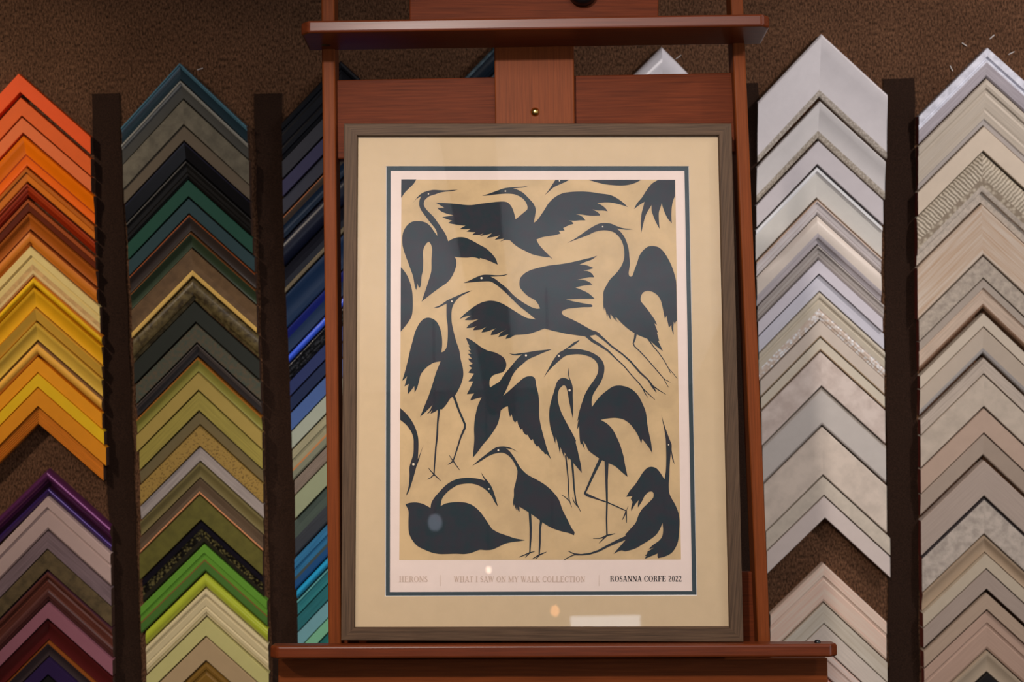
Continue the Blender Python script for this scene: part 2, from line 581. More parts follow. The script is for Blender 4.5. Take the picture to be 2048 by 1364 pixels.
# ---- second column: blacks, greens, olives
xa2 = [(126, 359), (160, 360), (200, 366), (283, 368), (320, 371), (360, 376), (429, 378), (497, 383), (551, 385),
       (604, 388), (648, 392), (688, 394), (714, 395), (783, 397), (892, 400), (990, 399), (1042, 402), (1089, 408),
       (1147, 410), (1236, 412), (1400, 412)]
column([
    (126, 160, 'navy teal', 'lip', [B(.28, 'outer_edge', (62, 98, 112), rough=.35), B(1, 'moulding', (22, 40, 48), rough=.3)]),
    (161, 198, 'grey with pale lip', 'lip', [B(.26, 'outer_edge', (126, 124, 116), rough=.35), B(1, 'moulding', (60, 59, 54), rough=.5)]),
    (200, 250, 'grey-green stone', 'flat', one((90, 84, 70), 'mottle', .6, amount=.18, scale=.7)),
    (251, 282, 'taupe', 'flat', one((86, 75, 60))),
    (284, 320, 'gloss black', 'slope', [B(.12, 'outer_edge', (30, 30, 44), rough=.3), B(1, 'moulding', (12, 11, 14), rough=.35)]),
    (321, 358, 'brown-black stepped', 'ridge', one((16, 14, 12), rough=.5)),
    (360, 394, 'bottle green', 'flat', one((22, 64, 50))),
    (397, 428, 'dark teal', 'flat', one((34, 56, 60))),
    (429, 463, 'umber with copper lip', 'scoop', [B(.11, 'lip', (158, 84, 44), rough=.3, metallic=.5), B(1, 'moulding', (50, 42, 38), rough=.35)]),
    (464, 496, 'forest with copper lip', 'scoop', [B(.11, 'lip', (130, 80, 40), rough=.3, metallic=.5), B(1, 'moulding', (46, 58, 40), rough=.35)]),
    (497, 553, 'brown with gold lip', 'innerlip', [B(.8, 'moulding', (96, 74, 50), 'mottle', .5, amount=.12), B(1, 'gold_lip', (244, 178, 98), rough=.3, metallic=.25)]),
    (556, 602, 'antiqued olive', 'cushion', one((92, 80, 50), 'mottle', .35, second=(48, 38, 20), scale=1.4)),
    (604, 645, 'green-black', 'flat', one((34, 37, 31))),
    (648, 686, 'copper-flecked patina', 'flat', one((56, 64, 54), 'mottle', .6, second=(78, 66, 50), scale=2.2)),
    (688, 713, 'charcoal', 'lip', [B(.4, 'outer_edge', (70, 63, 60), rough=.4), B(1, 'moulding', (42, 38, 38), rough=.4)]),
    (715, 745, 'moss with amber edge', 'scoop', [B(.14, 'outer_edge', (140, 88, 30), rough=.4), B(1, 'moulding', (124, 120, 56), rough=.4)]),
    (746, 781, 'khaki', 'flat', one((146, 126, 64))),
    (783, 822, 'lime-washed khaki', 'flat', one((134, 122, 56), 'wood', .5, amount=.14)),
    (824, 851, 'olive taupe', 'slope', one((112, 100, 70))),
    (852, 893, 'speckled gold', 'flat', one((136, 110, 54), 'speckle', .5, second=(70, 48, 20))),
    (894, 924, 'silver grey', 'slope', one((156, 146, 142), 'wood', .45, amount=.14)),
    (925, 957, 'dull olive', 'scoop', one((104, 94, 58), rough=.45)),
    (958, 989, 'brown with pink lip', 'innerlip', [B(.84, 'moulding', (88, 72, 56), 'wood'), B(1, 'inner_lip', (190, 130, 90), rough=.35)]),
    (990, 1041, 'moss green', 'flat', one((82, 78, 32), 'mottle', .5, amount=.1)),
    (1043, 1088, 'ornate black', 'step', [B(.3, 'outer_edge', (16, 14, 22), rough=.25, coat=.5), B(.72, 'ornament', (84, 78, 46), 'beads', .3, second=(14, 12, 8), bump=.9, scale=1.5),
                                         B(1, 'inner_band', (30, 27, 18))]),
    (1089, 1144, 'leaf green', 'step', [B(.56, 'moulding', (84, 130, 44), rough=.35), B(.63, 'fillet', (110, 80, 40)), B(1, 'inner_band', (66, 102, 44), rough=.35)]),
    (1147, 1177, 'glossy lime bead', 'round', one((150, 160, 46), rough=.15, coat=1.0)),
    (1178, 1234, 'olive cream', 'ridge', one((186, 172, 134), rough=.45)),
    (1236, 1273, 'pale olive', 'flat', one((168, 162, 106))),
    (1275, 1322, 'sandy tan', 'flat', one((152, 130, 98))),
    (1323, 1400, 'bronze ridged', 'ridge', one((112, 82, 32), rough=.35)),
], 'second column', 'frame corners in the second column from the left', 1.25,
    lambda y: interp(xa2, y),
    [(126, 242), (161, 243), (200, 246), (251, 248), (284, 250), (360, 256), (429, 259), (497, 263), (556, 266),
     (604, 268), (648, 272), (746, 273), (783, 279), (894, 281), (989, 279), (1042, 285), (1089, 281), (1147, 291), (1300, 294)],
    [(126, 493), (200, 498), (321, 501), (397, 509), (464, 511), (546, 516), (648, 521), (746, 524), (894, 527),
     (989, 525), (1042, 527), (1089, 534), (1178, 536), (1300, 539)],
    [(126, 1.10), (200, 1.08), (551, 1.02), (746, 1.015), (1178, .975)],
    [(126, .945), (284, .90), (551, .89), (746, .935), (892, .91), (1178, .893)], seed=11)

# ---- third column, half behind the easel: blacks, blues, teals
def xa3(y):
    return 681 + (y - 120) * 0.037


def up3(y):            # height read at the easel's left upright, carried up to the point of the corner
    xr_ = 640 + (y - 100) * 0.0127
    return y - 1.05 * (xa3(y - 50) - xr_)


rows3 = [
    (163, 239, 'gloss black grooved', 'ridge', one((7, 7, 12), rough=.4, spec=.15)),
    (241, 277, 'charcoal', 'flat', one((44, 44, 50))),
    (280, 313, 'dark indigo', 'flat', one((48, 46, 72))),
    (317, 350, 'slate', 'flat', one((47, 48, 58))),
    (352, 398, 'navy with copper edge', 'scoop', [B(.08, 'lip', (140, 84, 48), rough=.3, metallic=.5), B(.4, 'outer_band', (62, 52, 44)), B(1, 'moulding', (18, 30, 46), rough=.25)]),
    (400, 455, 'midnight', 'round', one((14, 18, 34), rough=.35)),
    (457, 509, 'black with bronze ridge', 'innerlip', [B(.8, 'moulding', (14, 14, 22), rough=.25), B(1, 'inner_lip', (92, 82, 62), rough=.35)]),
    (511, 581, 'deep navy', 'scoop', one((18, 36, 62), rough=.3)),
    (583, 634, 'royal navy', 'scoop', [B(.4, 'outer_band', (20, 28, 92), rough=.3), B(1, 'moulding', (24, 40, 66), rough=.35)]),
    (636, 656, 'cobalt bead', 'round', one((48, 80, 200), rough=.18, coat=.8)),
    (657, 690, 'ornate black', 'ridge', one((42, 44, 48), 'beads', .3, second=(12, 13, 16), bump=.8, scale=1.5)),
    (692, 723, 'navy flat', 'flat', one((26, 36, 76))),
    (725, 754, 'ink blue', 'flat', one((14, 26, 56))),
    (757, 794, 'cornflower', 'flat', one((52, 74, 120))),
    (795, 831, 'sage grey', 'flat', one((126, 132, 120))),
    (833, 896, 'weathered sage', 'step', [B(.62, 'moulding', (122, 118, 94), 'wood', .5), B(.7, 'fillet', (150, 100, 60)), B(1, 'inner_band', (100, 102, 86))]),
    (898, 928, 'striped taupe', 'reed', one((118, 106, 96), 'wood', .5)),
    (929, 976, 'sage green', 'flat', one((114, 120, 96))),
    (978, 1050, 'slate green', 'slope', [B(.5, 'moulding', (58, 68, 62), 'wood'), B(1, 'inner_band', (44, 47, 52), 'wood')]),
    (1053, 1117, 'petrol blue', 'step', [B(.58, 'moulding', (36, 88, 124), 'wood', .4, amount=.2), B(.7, 'fillet', (50, 60, 60)), B(1, 'inner_band', (26, 62, 104), rough=.3)]),
    (1119, 1140, 'turquoise bead', 'round', one((28, 120, 160), rough=.2, coat=.7)),
    (1141, 1172, 'teal', 'lip', [B(.15, 'outer_edge', (80, 140, 140)), B(1, 'moulding', (38, 100, 106), 'wood', .4)]),
    (1173, 1204, 'deep teal', 'flat', one((30, 82, 88), 'wood', .4)),
    (1205, 1239, 'steel blue', 'flat', one((84, 124, 132))),
    (1240, 1268, 'sea green', 'flat', one((90, 140, 112))),
    (1269, 1302, 'pine teal', 'flat', one((28, 86, 82))),
]
column([(up3(a), up3(b), c, d, e) for a, b, c, d, e in rows3],
       'column by the left upright', 'frame corners in the third column from the left', 1.6,
       xa3, [(100, 563), (350, 567), (400, 569), (520, 575), (620, 579), (700, 582), (800, 586), (850, 590), (1000, 589), (1060, 594), (1250, 598)],
       [(100, 812), (600, 826), (1250, 850)], [(0, 1.05), (1300, 1.05)], [(0, .92), (1300, .92)], seed=17)

# ---- two columns mostly hidden by the picture
column([
    (70, 122, 'black teal with silvery edge', 'cushion', [B(.2, 'outer_edge', (92, 112, 122), 'mottle', .25, amount=.3, metallic=.4), B(1, 'moulding', (14, 24, 34), rough=.25)]),
    (124, 160, 'dark slate', 'flat', one((50, 54, 60))),
], 'column behind the mast', 'frame corners behind the easel mast', 1.6,
    lambda y: 1010 + (y - 70) * .02, [(0, 886)], [(0, 1144)], [(0, 1.04)], [(0, .96)], seed=19)
column([
    (92, 172, 'glossy white', 'round', one((206, 202, 206), rough=.12, coat=.8)),
    (176, 230, 'off-white', 'flat', one((196, 190, 186))),
], 'column above the cross board', 'frame corners behind the easel, right', 1.3,
    lambda y: 1324 + (y - 92) * .02, [(0, 1204)], [(0, 1460)], [(0, 1.0)], [(0, 1.0)], seed=23)

# ---- column right of the easel: whites
xa6 = [(68, 1643), (194, 1640), (276, 1637), (334, 1634), (400, 1634), (488, 1636), (549, 1638), (641, 1640),
       (704, 1641), (775, 1643), (850, 1644), (951, 1646), (1037, 1650), (1127, 1647), (1206, 1647), (1400, 1651)]
WHT = dict(rough=.4)
column([
    (68, 194, 'broad white', 'scoop', [B(.89, 'moulding', (196, 190, 190), rough=.4), B(1, 'beaded_edge', (178, 168, 156), 'beads', .4, second=(146, 136, 124), scale=2.0, bump=.6)]),
    (202, 277, 'smaller beaded white', 'scoop', [B(.8, 'moulding', (190, 185, 182), rough=.4), B(1, 'beaded_edge', (172, 162, 148), 'beads', .4, second=(138, 128, 114), scale=2.0, bump=.6)]),
    (282, 330, 'plain white', 'flat', one((186, 179, 180))),
    (334, 397, 'white with bright edge', 'lip', [B(.18, 'outer_edge', (240, 244, 240), rough=.3), B(1, 'moulding', (192, 188, 180), rough=.35)]),
    (399, 430, 'pinkish white', 'ridge', [B(.1, 'outer_edge', (176, 146, 122)), B(1, 'moulding', (192, 184, 182), rough=.35)]),
    (431, 489, 'scooped ivory', 'cushion', [B(.62, 'moulding', (198, 186, 174), rough=.35), B(1, 'inner_band', (168, 160, 162), rough=.4)]),
    (490, 519, 'ridged grey', 'ridge', one((162, 154, 148), rough=.4)),
    (520, 549, 'lavender white', 'flat', one((190, 184, 190))),
    (550, 583, 'cool white', 'flat', one((184, 182, 190), 'wood', .5, amount=.04)),
    (584, 640, 'cream with silver beading', 'ridge', [B(.6, 'moulding', (180, 170, 152), rough=.4), B(1, 'beading', (236, 228, 222), 'beads', .25, second=(186, 170, 156), scale=1.2, bump=.7)]),
    (641, 675, 'flat taupe', 'flat', [B(.9, 'moulding', (184, 171, 158)), B(1, 'inner_edge', (140, 118, 92))]),
    (676, 702, 'stone with brown edge', 'flat', [B(.86, 'moulding', (186, 176, 158)), B(1, 'inner_edge', (134, 112, 88))]),
    (704, 773, 'washed pink-grey', 'flat', one((196, 182, 172), 'mottle', .55, second=(176, 160, 150), scale=.5)),
    (775, 851, 'pale grey', 'flat', [B(.08, 'outer_edge', (160, 150, 140)), B(.93, 'moulding', (176, 169, 162), rough=.5), B(1, 'inner_edge', (140, 132, 126))]),
    (854, 951, 'broad marbled', 'flat', one((190, 176, 162), 'mottle', .5, amount=.07, scale=.5)),
    (953, 991, 'narrow oatmeal', 'flat', one((182, 171, 156), 'mottle', .5, amount=.05)),
    (993, 1037, 'smooth blush', 'flat', one((190, 177, 170))),
], 'first column right of easel', 'frame corners in the first column right of the easel', 1.3,
    lambda y: interp(xa6, y),
    [(68, 1516), (202, 1514), (334, 1512), (431, 1514), (520, 1516), (584, 1518), (704, 1523), (775, 1525), (854, 1528), (953, 1532), (1037, 1536)],
    [(68, 1775), (202, 1771), (282, 1766), (400, 1763), (431, 1763), (490, 1768), (520, 1765), (584, 1770), (600, 1772), (641, 1768), (704, 1770), (854, 1773), (953, 1780), (1037, 1780)],
    [(68, 1.07), (300, 1.04), (704, 1.01), (1037, .965)], [(68, .92), (704, .907), (1037, .92)], seed=29)
column([
    (1127, 1205, 'pink-grained limewash', 'step', one((202, 186, 170), 'wood', .55, second=(200, 166, 148), scale=.5)),
    (1207, 1248, 'greenish limewash', 'flat', one((186, 178, 164), 'wood', .55, second=(170, 158, 140), scale=.5)),
    (1249, 1296, 'beige limewash', 'flat', one((188, 176, 164), 'wood', .55, amount=.08)),
    (1298, 1352, 'weathered white', 'step', one((196, 184, 176), 'wood', .55, second=(190, 156, 140), scale=.5)),
    (1354, 1384, 'white with red edge', 'flat', [B(.12, 'outer_edge', (190, 120, 100)), B(1, 'moulding', (206, 196, 198))]),
    (1387, 1430, 'bluish white', 'flat', one((190, 188, 204))),
], 'first column right of easel', 'frame corners in the first column right of the easel', 1.3,
    lambda y: interp(xa6, y), [(1127, 1541), (1400, 1550)], [(1127, 1773), (1400, 1778)], [(0, .97)], [(0, .93)], seed=31)

# ---- column at the right edge: silvers, creams, taupes
xa7 = [(95, 1975), (157, 1973), (253, 1968), (409, 1963), (511, 1966), (626, 1967), (922, 1968), (1070, 1968), (1108, 1972), (1400, 1976)]
column([
    (95, 155, 'leafed silver', 'step', [B(.5, 'moulding', (198, 198, 208), 'mottle', .35, amount=.12), B(1, 'inner_band', (154, 146, 150), 'wood', .45)]),
    (157, 251, 'broad greige', 'ridge', [B(.86, 'moulding', (172, 160, 144), 'wood', .45, amount=.06), B(1, 'inner_lip', (160, 152, 146))]),
    (253, 303, 'plain cream', 'flat', one((192, 176, 156))),
    (305, 406, 'embossed sand', 'cushion', [B(.5, 'embossed_band', (178, 166, 146), 'emboss', .5, second=(130, 118, 100), bump=.9), B(.66, 'pebbled_band', (170, 158, 138), 'beads', .5, second=(128, 114, 96), bump=.6), B(1, 'inner_band', (170, 158, 144), 'mottle', .5, amount=.12, scale=2.0)]),
    (409, 511, 'broad limewash', 'flat', one((184, 170, 154), 'wood', .5, second=(166, 138, 112), scale=.5)),
    (513, 557, 'rough weathered', 'flat', one((156, 144, 130), 'mottle', .6, amount=.14, scale=1.5)),
    (558, 617, 'pinkish oak', 'step', [B(.3, 'outer_band', (150, 138, 126)), B(.86, 'moulding', (176, 156, 138), 'wood'), B(1, 'inner_edge', (120, 92, 72))]),
    (627, 654, 'narrow buff', 'flat', one((176, 163, 146))),
    (655, 708, 'warm stone', 'slope', [B(.8, 'moulding', (170, 156, 140), rough=.4), B(1, 'inner_lip', (142, 136, 132))]),
    (716, 748, 'silvered taupe', 'flat', one((162, 149, 136), 'wood', .45)),
    (750, 814, 'cloudy taupe', 'flat', one((166, 153, 138), 'mottle', .5, amount=.07, scale=.6)),
    (817, 867, 'rosy tan', 'flat', one((160, 138, 122))),
    (868, 912, 'mushroom', 'slope', one((152, 136, 122))),
    (921, 993, 'grey mushroom', 'flat', one((150, 135, 124), 'wood', .5, amount=.06)),
    (996, 1069, 'rubbed white with black edge', 'flat', [B(.05, 'outer_edge', (50, 44, 44)), B(1, 'moulding', (158, 147, 136), 'mottle', .55, amount=.14)]),
    (1070, 1107, 'shadowed scoop', 'scoop', one((150, 130, 108), rough=.4)),
    (1108, 1138, 'light khaki', 'flat', one((164, 151, 132))),
    (1139, 1179, 'grey brown', 'flat', one((144, 129, 118), 'wood', .5, amount=.05)),
    (1186, 1220, 'biscuit', 'flat', one((152, 132, 114), 'wood', .5, amount=.05)),
    (1221, 1300, 'broad pink-brown', 'step', one((158, 132, 116), 'wood', .5, amount=.05)),
    (1302, 1346, 'hollow beige', 'scoop', one((154, 138, 118), rough=.4)),
    (1347, 1400, 'black', 'flat', one((22, 20, 20))),
], 'right edge column', 'frame corners in the right edge column', 1.3,
    lambda y: interp(xa7, y),
    [(95, 1838), (305, 1835), (409, 1835), (513, 1838), (626, 1840), (716, 1841), (922, 1842), (996, 1844), (1108, 1846), (1300, 1850)],
    [(95, 2112), (1300, 2108)], [(95, 1.0), (626, .99), (1186, .94)], [(95, .90), (626, .95), (1186, .91)], end=ENDR, seed=37)

# ---- staples left in the carpet
stm = surf('staple_steel', (215, 210, 205), .35, metallic=.6, coords='Object')
for px, py, ang, where in [(1929, 89, -35, 'left of the right edge column tip'), (1984, 74, 40, 'above the right edge column tip'),
                           (2023, 106, 25, 'right of the right edge column tip'), (1903, 137, -65, 'lowest beside the right edge column tip'),
                           (1288, 84, -40, 'left of the glossy white tip'), (1357, 114, 35, 'right of the glossy white tip'),
                           (400, 138, 15, 'right of the navy teal tip')]:
    c = wall_pt(px, py, .003)
    a = math.radians(ang)
    d = Vector((math.cos(a), 0, math.sin(a))) * .0058
    u = Vector((-math.sin(a), 0, math.cos(a))) * .0005
    o = slab('staple', [c - d - u, c + d - u, c + d + u, c - d + u], Vector((0, .001, 0)), stm)
    me = o.data
    base = len(me.vertices)
    bm = bmesh.new()
    bm.from_mesh(me)
    for s in (-1, 1):                                    # its two legs going into the wall
        q = c + d * s * .92
        r = bmesh.ops.create_cube(bm, size=1.0)
        bmesh.ops.scale(bm, verts=r['verts'], vec=(.0009, .004, .0009))
        bmesh.ops.translate(bm, verts=r['verts'], vec=q + Vector((0, .0018, 0)))
    bm.to_mesh(me)
    bm.free()
    tag(o, 'small bare staple in the carpet wall %s' % where, 'staple', 'loose staples in the wall')

# ------------------------------------------------------------------ the easel
# plane of the picture's front: leans back, turned a hair
d2 = (RIGHT * -178 + UP * 27700 + FWD * 2844).normalized()
d1 = (RIGHT - UP * .0018 - FWD * .010)
d1 = (d1 - d2 * d1.dot(d2)).normalized()
EN = d1.cross(d2).normalized()
if EN.dot(FWD) > 0:
    EN = -EN
EP = CAM + ray(1082, 765) * 1.95


def E(px, py, off=0.0):
    return hit(px, py, EP + EN * off, EN)


wood_g = surf('polished_mahogany', (100, 44, 18), .32, 'wood', .14, spec=.3, bump=.05, scale=.8)
wood_m = surf('reddish_mahogany', (116, 57, 24), .5, 'wood', .14, gain=1.0, coat=.0, spec=.1, bump=.06, scale=.8)
wood_d = surf('dark_mahogany', (98, 42, 16), .55, 'wood', .2, gain=1.0, coat=.0, spec=.1, bump=.06, scale=.8)
black_m = surf('black_plastic', (18, 17, 18), .35)
brass_m = surf('brass', (226, 190, 110), .22, metallic=1.0)
easel = empty('easel', (0.0, E(1080, 2600, -.06).y, 0),
              'reddish mahogany studio easel holding the framed heron print', 'easel')


def board(name, q, off, thick, mat=wood_m, bevel=.002, label=None, along=None):
    o = slab(name, [E(x, y, off) for x, y in q], EN * -thick, mat, easel, bevel, along)
    if label:
        o['label'] = label
    return o


upd = E(650, 400) - E(650, 300)
board('upright', [(639, -260), (666, -260), (696.5, 2600), (672, 2600)], -.030, .045, bevel=.003, along=upd)
board('upright', [(1450, -260), (1475.5, -260), (1597, 2600), (1572, 2600)], -.030, .045, bevel=.003, along=upd)
board('cross_board', [(662, 160), (1472, 145), (1478, 303), (664, 318)], -.052, .02, wood_d)
board('cross_board', [(672, 1145), (1518, 1143), (1524, 1330), (675, 1330)], -.060, .02, wood_d)
board('mast', [(985, -200), (1145, -200), (1160, 1330), (1003, 1330)], -.0335, .018, wood_m, along=upd)
board('head_board', [(818, -170), (1318, -178), (1317, 37), (819, 42)], -.012, .02, wood_d, along=E(1000, 0) - E(900, 0))


def ledge(name, xl, yl, xr, yr, off, depth, high, ch):
    """shelf with chamfered front corners, laid across the easel"""
    p, q = E(xl, yl, off), E(xr, yr, off)
    a = (q - p).normalized()
    pts = [p + a * ch, q - a * ch, q - EN * ch * .9, q - EN * depth, p - EN * depth, p - EN * ch * .9]
    return slab(name, pts, -d2 * high, wood_g, easel, .0032, a)


ledge('clamp_bar', 600, 41, 1541, 27, .045, .082, .0175, .011)
ledge('tray', 538, 1292, 1677, 1288, .024, .037, .0170, .0105)
board('apron', [(556, 1318), (1655, 1316), (1660, 1520), (556, 1520)], -.022, .02, wood_m)
# small hardware
disc('screw', E(1070, 224, -.0335), EN, .0062, .002, brass_m, easel, dome=.0035)['label'] = 'brass dome screw'
kn = disc('knob', E(1165, -14, -.012), EN, .0205, .018, black_m, easel, dome=.004)
kn['label'] = 'black round clamp knob'
udn = (E(1000, 500) - E(1000, 400)).normalized()
for px, py in ((912, 79), (1227, 71)):
    disc('bumper', E(px, py, -.022) - udn * .001, udn, .006, .0065, black_m, easel, segs=16, dome=.001)
for px, py in ((652, 84), (1470, 64)):
    disc('bumper', E(px, py, -.012) - udn * .001, udn, .009, .0055, black_m, easel, segs=16, dome=.001)
sl = E(1270, 71, .0)
slab('slot_plate', [sl - d1 * .006 - udn * .002, sl + d1 * .006 - udn * .002, sl + d1 * .006 + udn * .0015, sl - d1 * .006 + udn * .0015],
     EN * -.004, black_m, easel)
disc('bolt', E(1635, 1289, .005), -udn, .0042, .0055, black_m, easel, segs=16, dome=.001)
# feet and rear strut standing on the floor
for x, y in ((684, 2600), (1584, 2600)):
    p = E(x, y, -.05)
    slab('foot', [V((p.x - .035, p.y - .30, 0)), V((p.x + .035, p.y - .30, 0)), V((p.x + .035, p.y - .30, .06)), V((p.x - .035, p.y - .30, .06))],
         V((0, .68, 0)), wood_m, easel, .004)
pt, pb = E(1075, 230, -.075), E(1130, 2600, -.075)
for s in (0,):
    q0, q1 = V((pt.x, pt.y + .0, pt.z)), V((pb.x, -.28, .06))
    w = V((.022, 0, 0))
    slab('rear_strut', [q0 - w, q0 + w, q1 + w, q1 - w], V((0, .03, .0)), wood_d, easel, .002)

# ------------------------------------------------------------------ the framed picture
pic = empty('framed_picture', E(1084, 1283, -.01), 'heron print in a slim grey-brown wooden frame standing on the easel tray', 'picture')
frame_m = surf('grey_brown_oak', (84, 64, 47), .6, 'wood', .24, gain=1.0, bump=.25, scale=.9, spec=.2)
O_ = [(688, 247), (1463, 247), (1487, 1284), (682, 1281)]
I_ = [(716, 273), (1436, 272), (1458, 1253), (710, 1254)]
S_ = [(713.5, 270.5), (1438.5, 269.5), (1460.5, 1255.5), (707.5, 1256.5)]
TH = .024
for k in range(4):
    j = (k + 1) % 4
    o0, o1, i0, i1, s0, s1 = E(*O_[k]), E(*O_[j]), E(*I_[k], -.0035), E(*I_[j], -.0035), E(*S_[k]), E(*S_[j])
    sh = 0.00012                                       # hairline open mitre
    ax = (o1 - o0).normalized()
    o0, i0, s0 = o0 + ax * sh, i0 + ax * sh, s0 + ax * sh
    o1, i1, s1 = o1 - ax * sh, i1 - ax * sh, s1 - ax * sh
    bk = -EN * TH
    c = (o0 + o1 + i0 + i1) / 4
    inw = ((i0 + i1) / 2 - (o0 + o1) / 2).normalized()
    e = .0009
    rows = []
    for a, b in ((o0 + bk, o1 + bk), (o0 - EN * e, o1 - EN * e), (o0 + inw * e, o1 + inw * e),
                 (s0, s1), (i0, i1), (i0 - EN * .012, i1 - EN * .012)):
        rows.append((a, b))
    vs = [p for r in rows for p in r]
    fs = [(2 * q, 2 * q + 1, 2 * q + 3, 2 * q + 2) for q in range(5)] + [(10, 11, 1, 0)]
    fs += [(0, 2, 4, 6, 8, 10), (11, 9, 7, 5, 3, 1)]
    g = random.random() * 4
    uvs = [((p - c).dot(ax) + g, (p - c).dot(inw) - (p - c).dot(EN) + g) for p in vs]
    me = mesh('frame_rail', vs, fs, uvs)
    fix_normals(me)
    link('frame_rail', me, frame_m, pic)
back_m = surf('brown_board', (96, 76, 60), .9, coords='Object')
slab('backing', [E(692, 252, -.021), E(1459, 252, -.021), E(1482, 1279, -.021), E(687, 1277, -.021)], -EN * .003, back_m, pic)

mat_m = surf('tan_mat', (205, 179, 142), .85, 'paint', .02, gain=1.0, bump=.05, coords='Object')
core_m = surf('white_core', (235, 228, 220), .8, coords='Object')
under_m = surf('dark_teal_mat', (42, 58, 64), .8, coords='Object')
paper_m = surf('blush_paper', (231, 210, 198), .8, 'paint', .015, coords='Object')
field_m = surf('ochre_print', (201, 170, 124), .75, 'mottle', .07, coords='Object', scale=.35, bump=0)
ink_m = surf('blue_black_ink', (40, 38, 46), .7, 'mottle', .3, coords='Object', scale=1.1, bump=0, second=(20, 40, 46), spec=.2)
text_dk = surf('black_ink', (52, 44, 44), .8, coords='Object', bump=0)
text_lt = surf('faded_gold_ink', (198, 172, 154), .8, coords='Object', bump=0)
eye_m = surf('cream_ink', (226, 208, 180), .8, coords='Object', bump=0)


def ring(name, outer, inner, off_o, off_i, mat, parent, thick=.0):
    vs = [E(*p, off_o) for p in outer] + [E(*p, off_i) for p in inner]
    fs = [(k, (k + 1) % 4, 4 + (k + 1) % 4, 4 + k) for k in range(4)]
    if thick:
        vs += [v - EN * thick for v in vs[:8]]
        fs += [(8 + a, 8 + d, 8 + c, 8 + b) for a, b, c, d in fs[:4]]
        fs += [(4 + k, 4 + (k + 1) % 4, 12 + (k + 1) % 4, 12 + k) for k in range(4)]
        fs += [(k, 8 + k, 8 + (k + 1) % 4, (k + 1) % 4) for k in range(4)]
    me = mesh(name, vs, fs)
    fix_normals(me)
    return link(name, me, mat, parent)


# openings
MO = [(772, 332), (1378, 332), (1394, 1191), (770.5, 1193)]
MI = [(773.2, 333.2), (1376.8, 333.2), (1392.6, 1189.6), (771.8, 1191.4)]
UI = [(781, 341), (1369, 341), (1384.4, 1182), (779.6, 1184)]
FO = [(704, 263), (1447, 262), (1470, 1265), (699, 1266)]
m1 = ring('mat', FO, MO, -.0065, -.0065, mat_m, pic, .0012)
ring('mat_bevel', MO, MI, -.0065, -.0078, core_m, m1)
ring('under_mat', [(765, 325), (1385, 325), (1401, 1199), (763, 1200)], UI, -.0080, -.0080, under_m, pic, .0006)['label'] = 'dark teal inner mat line'
poster = slab('poster', [E(760, 320, -.0088), E(1390, 320, -.0088), E(1406, 1204, -.0088), E(758, 1206, -.0088)], -EN * .0004, paper_m, pic)
poster['label'] = 'cream poster printed with dark herons'
slab('printed_field', [E(803, 359.5, -.0086), E(1350.5, 359.5, -.0086), E(1362, 1119, -.0086), E(798.5, 1120, -.0086)],
     -EN * .00015, field_m, poster)['label'] = 'ochre printed background'

# herons, read off the poster: regions @a..@m are (origin x, origin y, scale)
CR = {'a': (790, 350, 6.2), 'b': (960, 350, 6.2), 'c': (1150, 350, 6.2), 'd': (790, 520, 6.2), 'e': (960, 500, 6.2),
      'f': (1150, 490, 6.2), 'g': (790, 700, 4.872), 'h': (910, 660, 5.05), 'i': (1070, 660, 4.873),
      'j': (1090, 880, 5.568), 'k': (790, 880, 5.568), 'l': (940, 870, 5.35), 'm': (1150, 650, 6.818)}


def parse(s):
    out, c = [], CR['a']
    for tok in s.split():
        if tok[0] == '@':
            c = CR[tok[1]]
            continue
        sharp = tok.endswith('!')
        vals = [float(v) for v in tok.rstrip('!').split(',')]
        out.append((c[0] + vals[0] / c[2], c[1] + vals[1] / c[2], sharp, vals[2] if len(vals) > 2 else 2.0))
    return out


def outline(s, seg=4):
    p = parse(s)
    n = len(p)
    res = []
    for i in range(n):
        p0, p1, p2, p3 = p[i - 1], p[i], p[(i + 1) % n], p[(i + 2) % n]
        d = math.hypot(p2[0] - p1[0], p2[1] - p1[1])

        def tan(a, b, c):
            if b[2]:
                return (0.0, 0.0)
            L = math.hypot(c[0] - a[0], c[1] - a[1]) or 1
            return ((c[0] - a[0]) / L * d * .9, (c[1] - a[1]) / L * d * .9)
        t1, t2 = tan(p0, p1, p2), tan(p1, p2, p3)
        k = 1 if (p1[2] and p2[2]) else seg
        for q in range(k):
            t = q / k
            if t1 == (0.0, 0.0) and t2 == (0.0, 0.0):
                res.append((p1[0] + (p2[0] - p1[0]) * t, p1[1] + (p2[1] - p1[1]) * t))
                continue
            ta = t1 if t1 != (0.0, 0.0) else ((p2[0] - p1[0]), (p2[1] - p1[1]))
            tb = t2 if t2 != (0.0, 0.0) else ((p2[0] - p1[0]), (p2[1] - p1[1]))
            h1, h2 = 2 * t**3 - 3 * t**2 + 1, t**3 - 2 * t**2 + t
            h3, h4 = -2 * t**3 + 3 * t**2, t**3 - t**2
            res.append((h1 * p1[0] + h2 * ta[0] + h3 * p2[0] + h4 * tb[0], h1 * p1[1] + h2 * ta[1] + h3 * p2[1] + h4 * tb[1]))
    return res


def ribbon(s):
    """a brush line of varying width (third number, px)"""
    p = parse(s)
    L, R = [], []
    for i, a in enumerate(p):
        b, c = p[max(i - 1, 0)], p[min(i + 1, len(p) - 1)]
        dx, dy = c[0] - b[0], c[1] - b[1]
        l = math.hypot(dx, dy) or 1
        w = a[3] / 2
        L.append((a[0] - dy / l * w, a[1] + dx / l * w))
        R.append((a[0] + dy / l * w, a[1] - dx / l * w))
    return L + R[::-1], len(p)


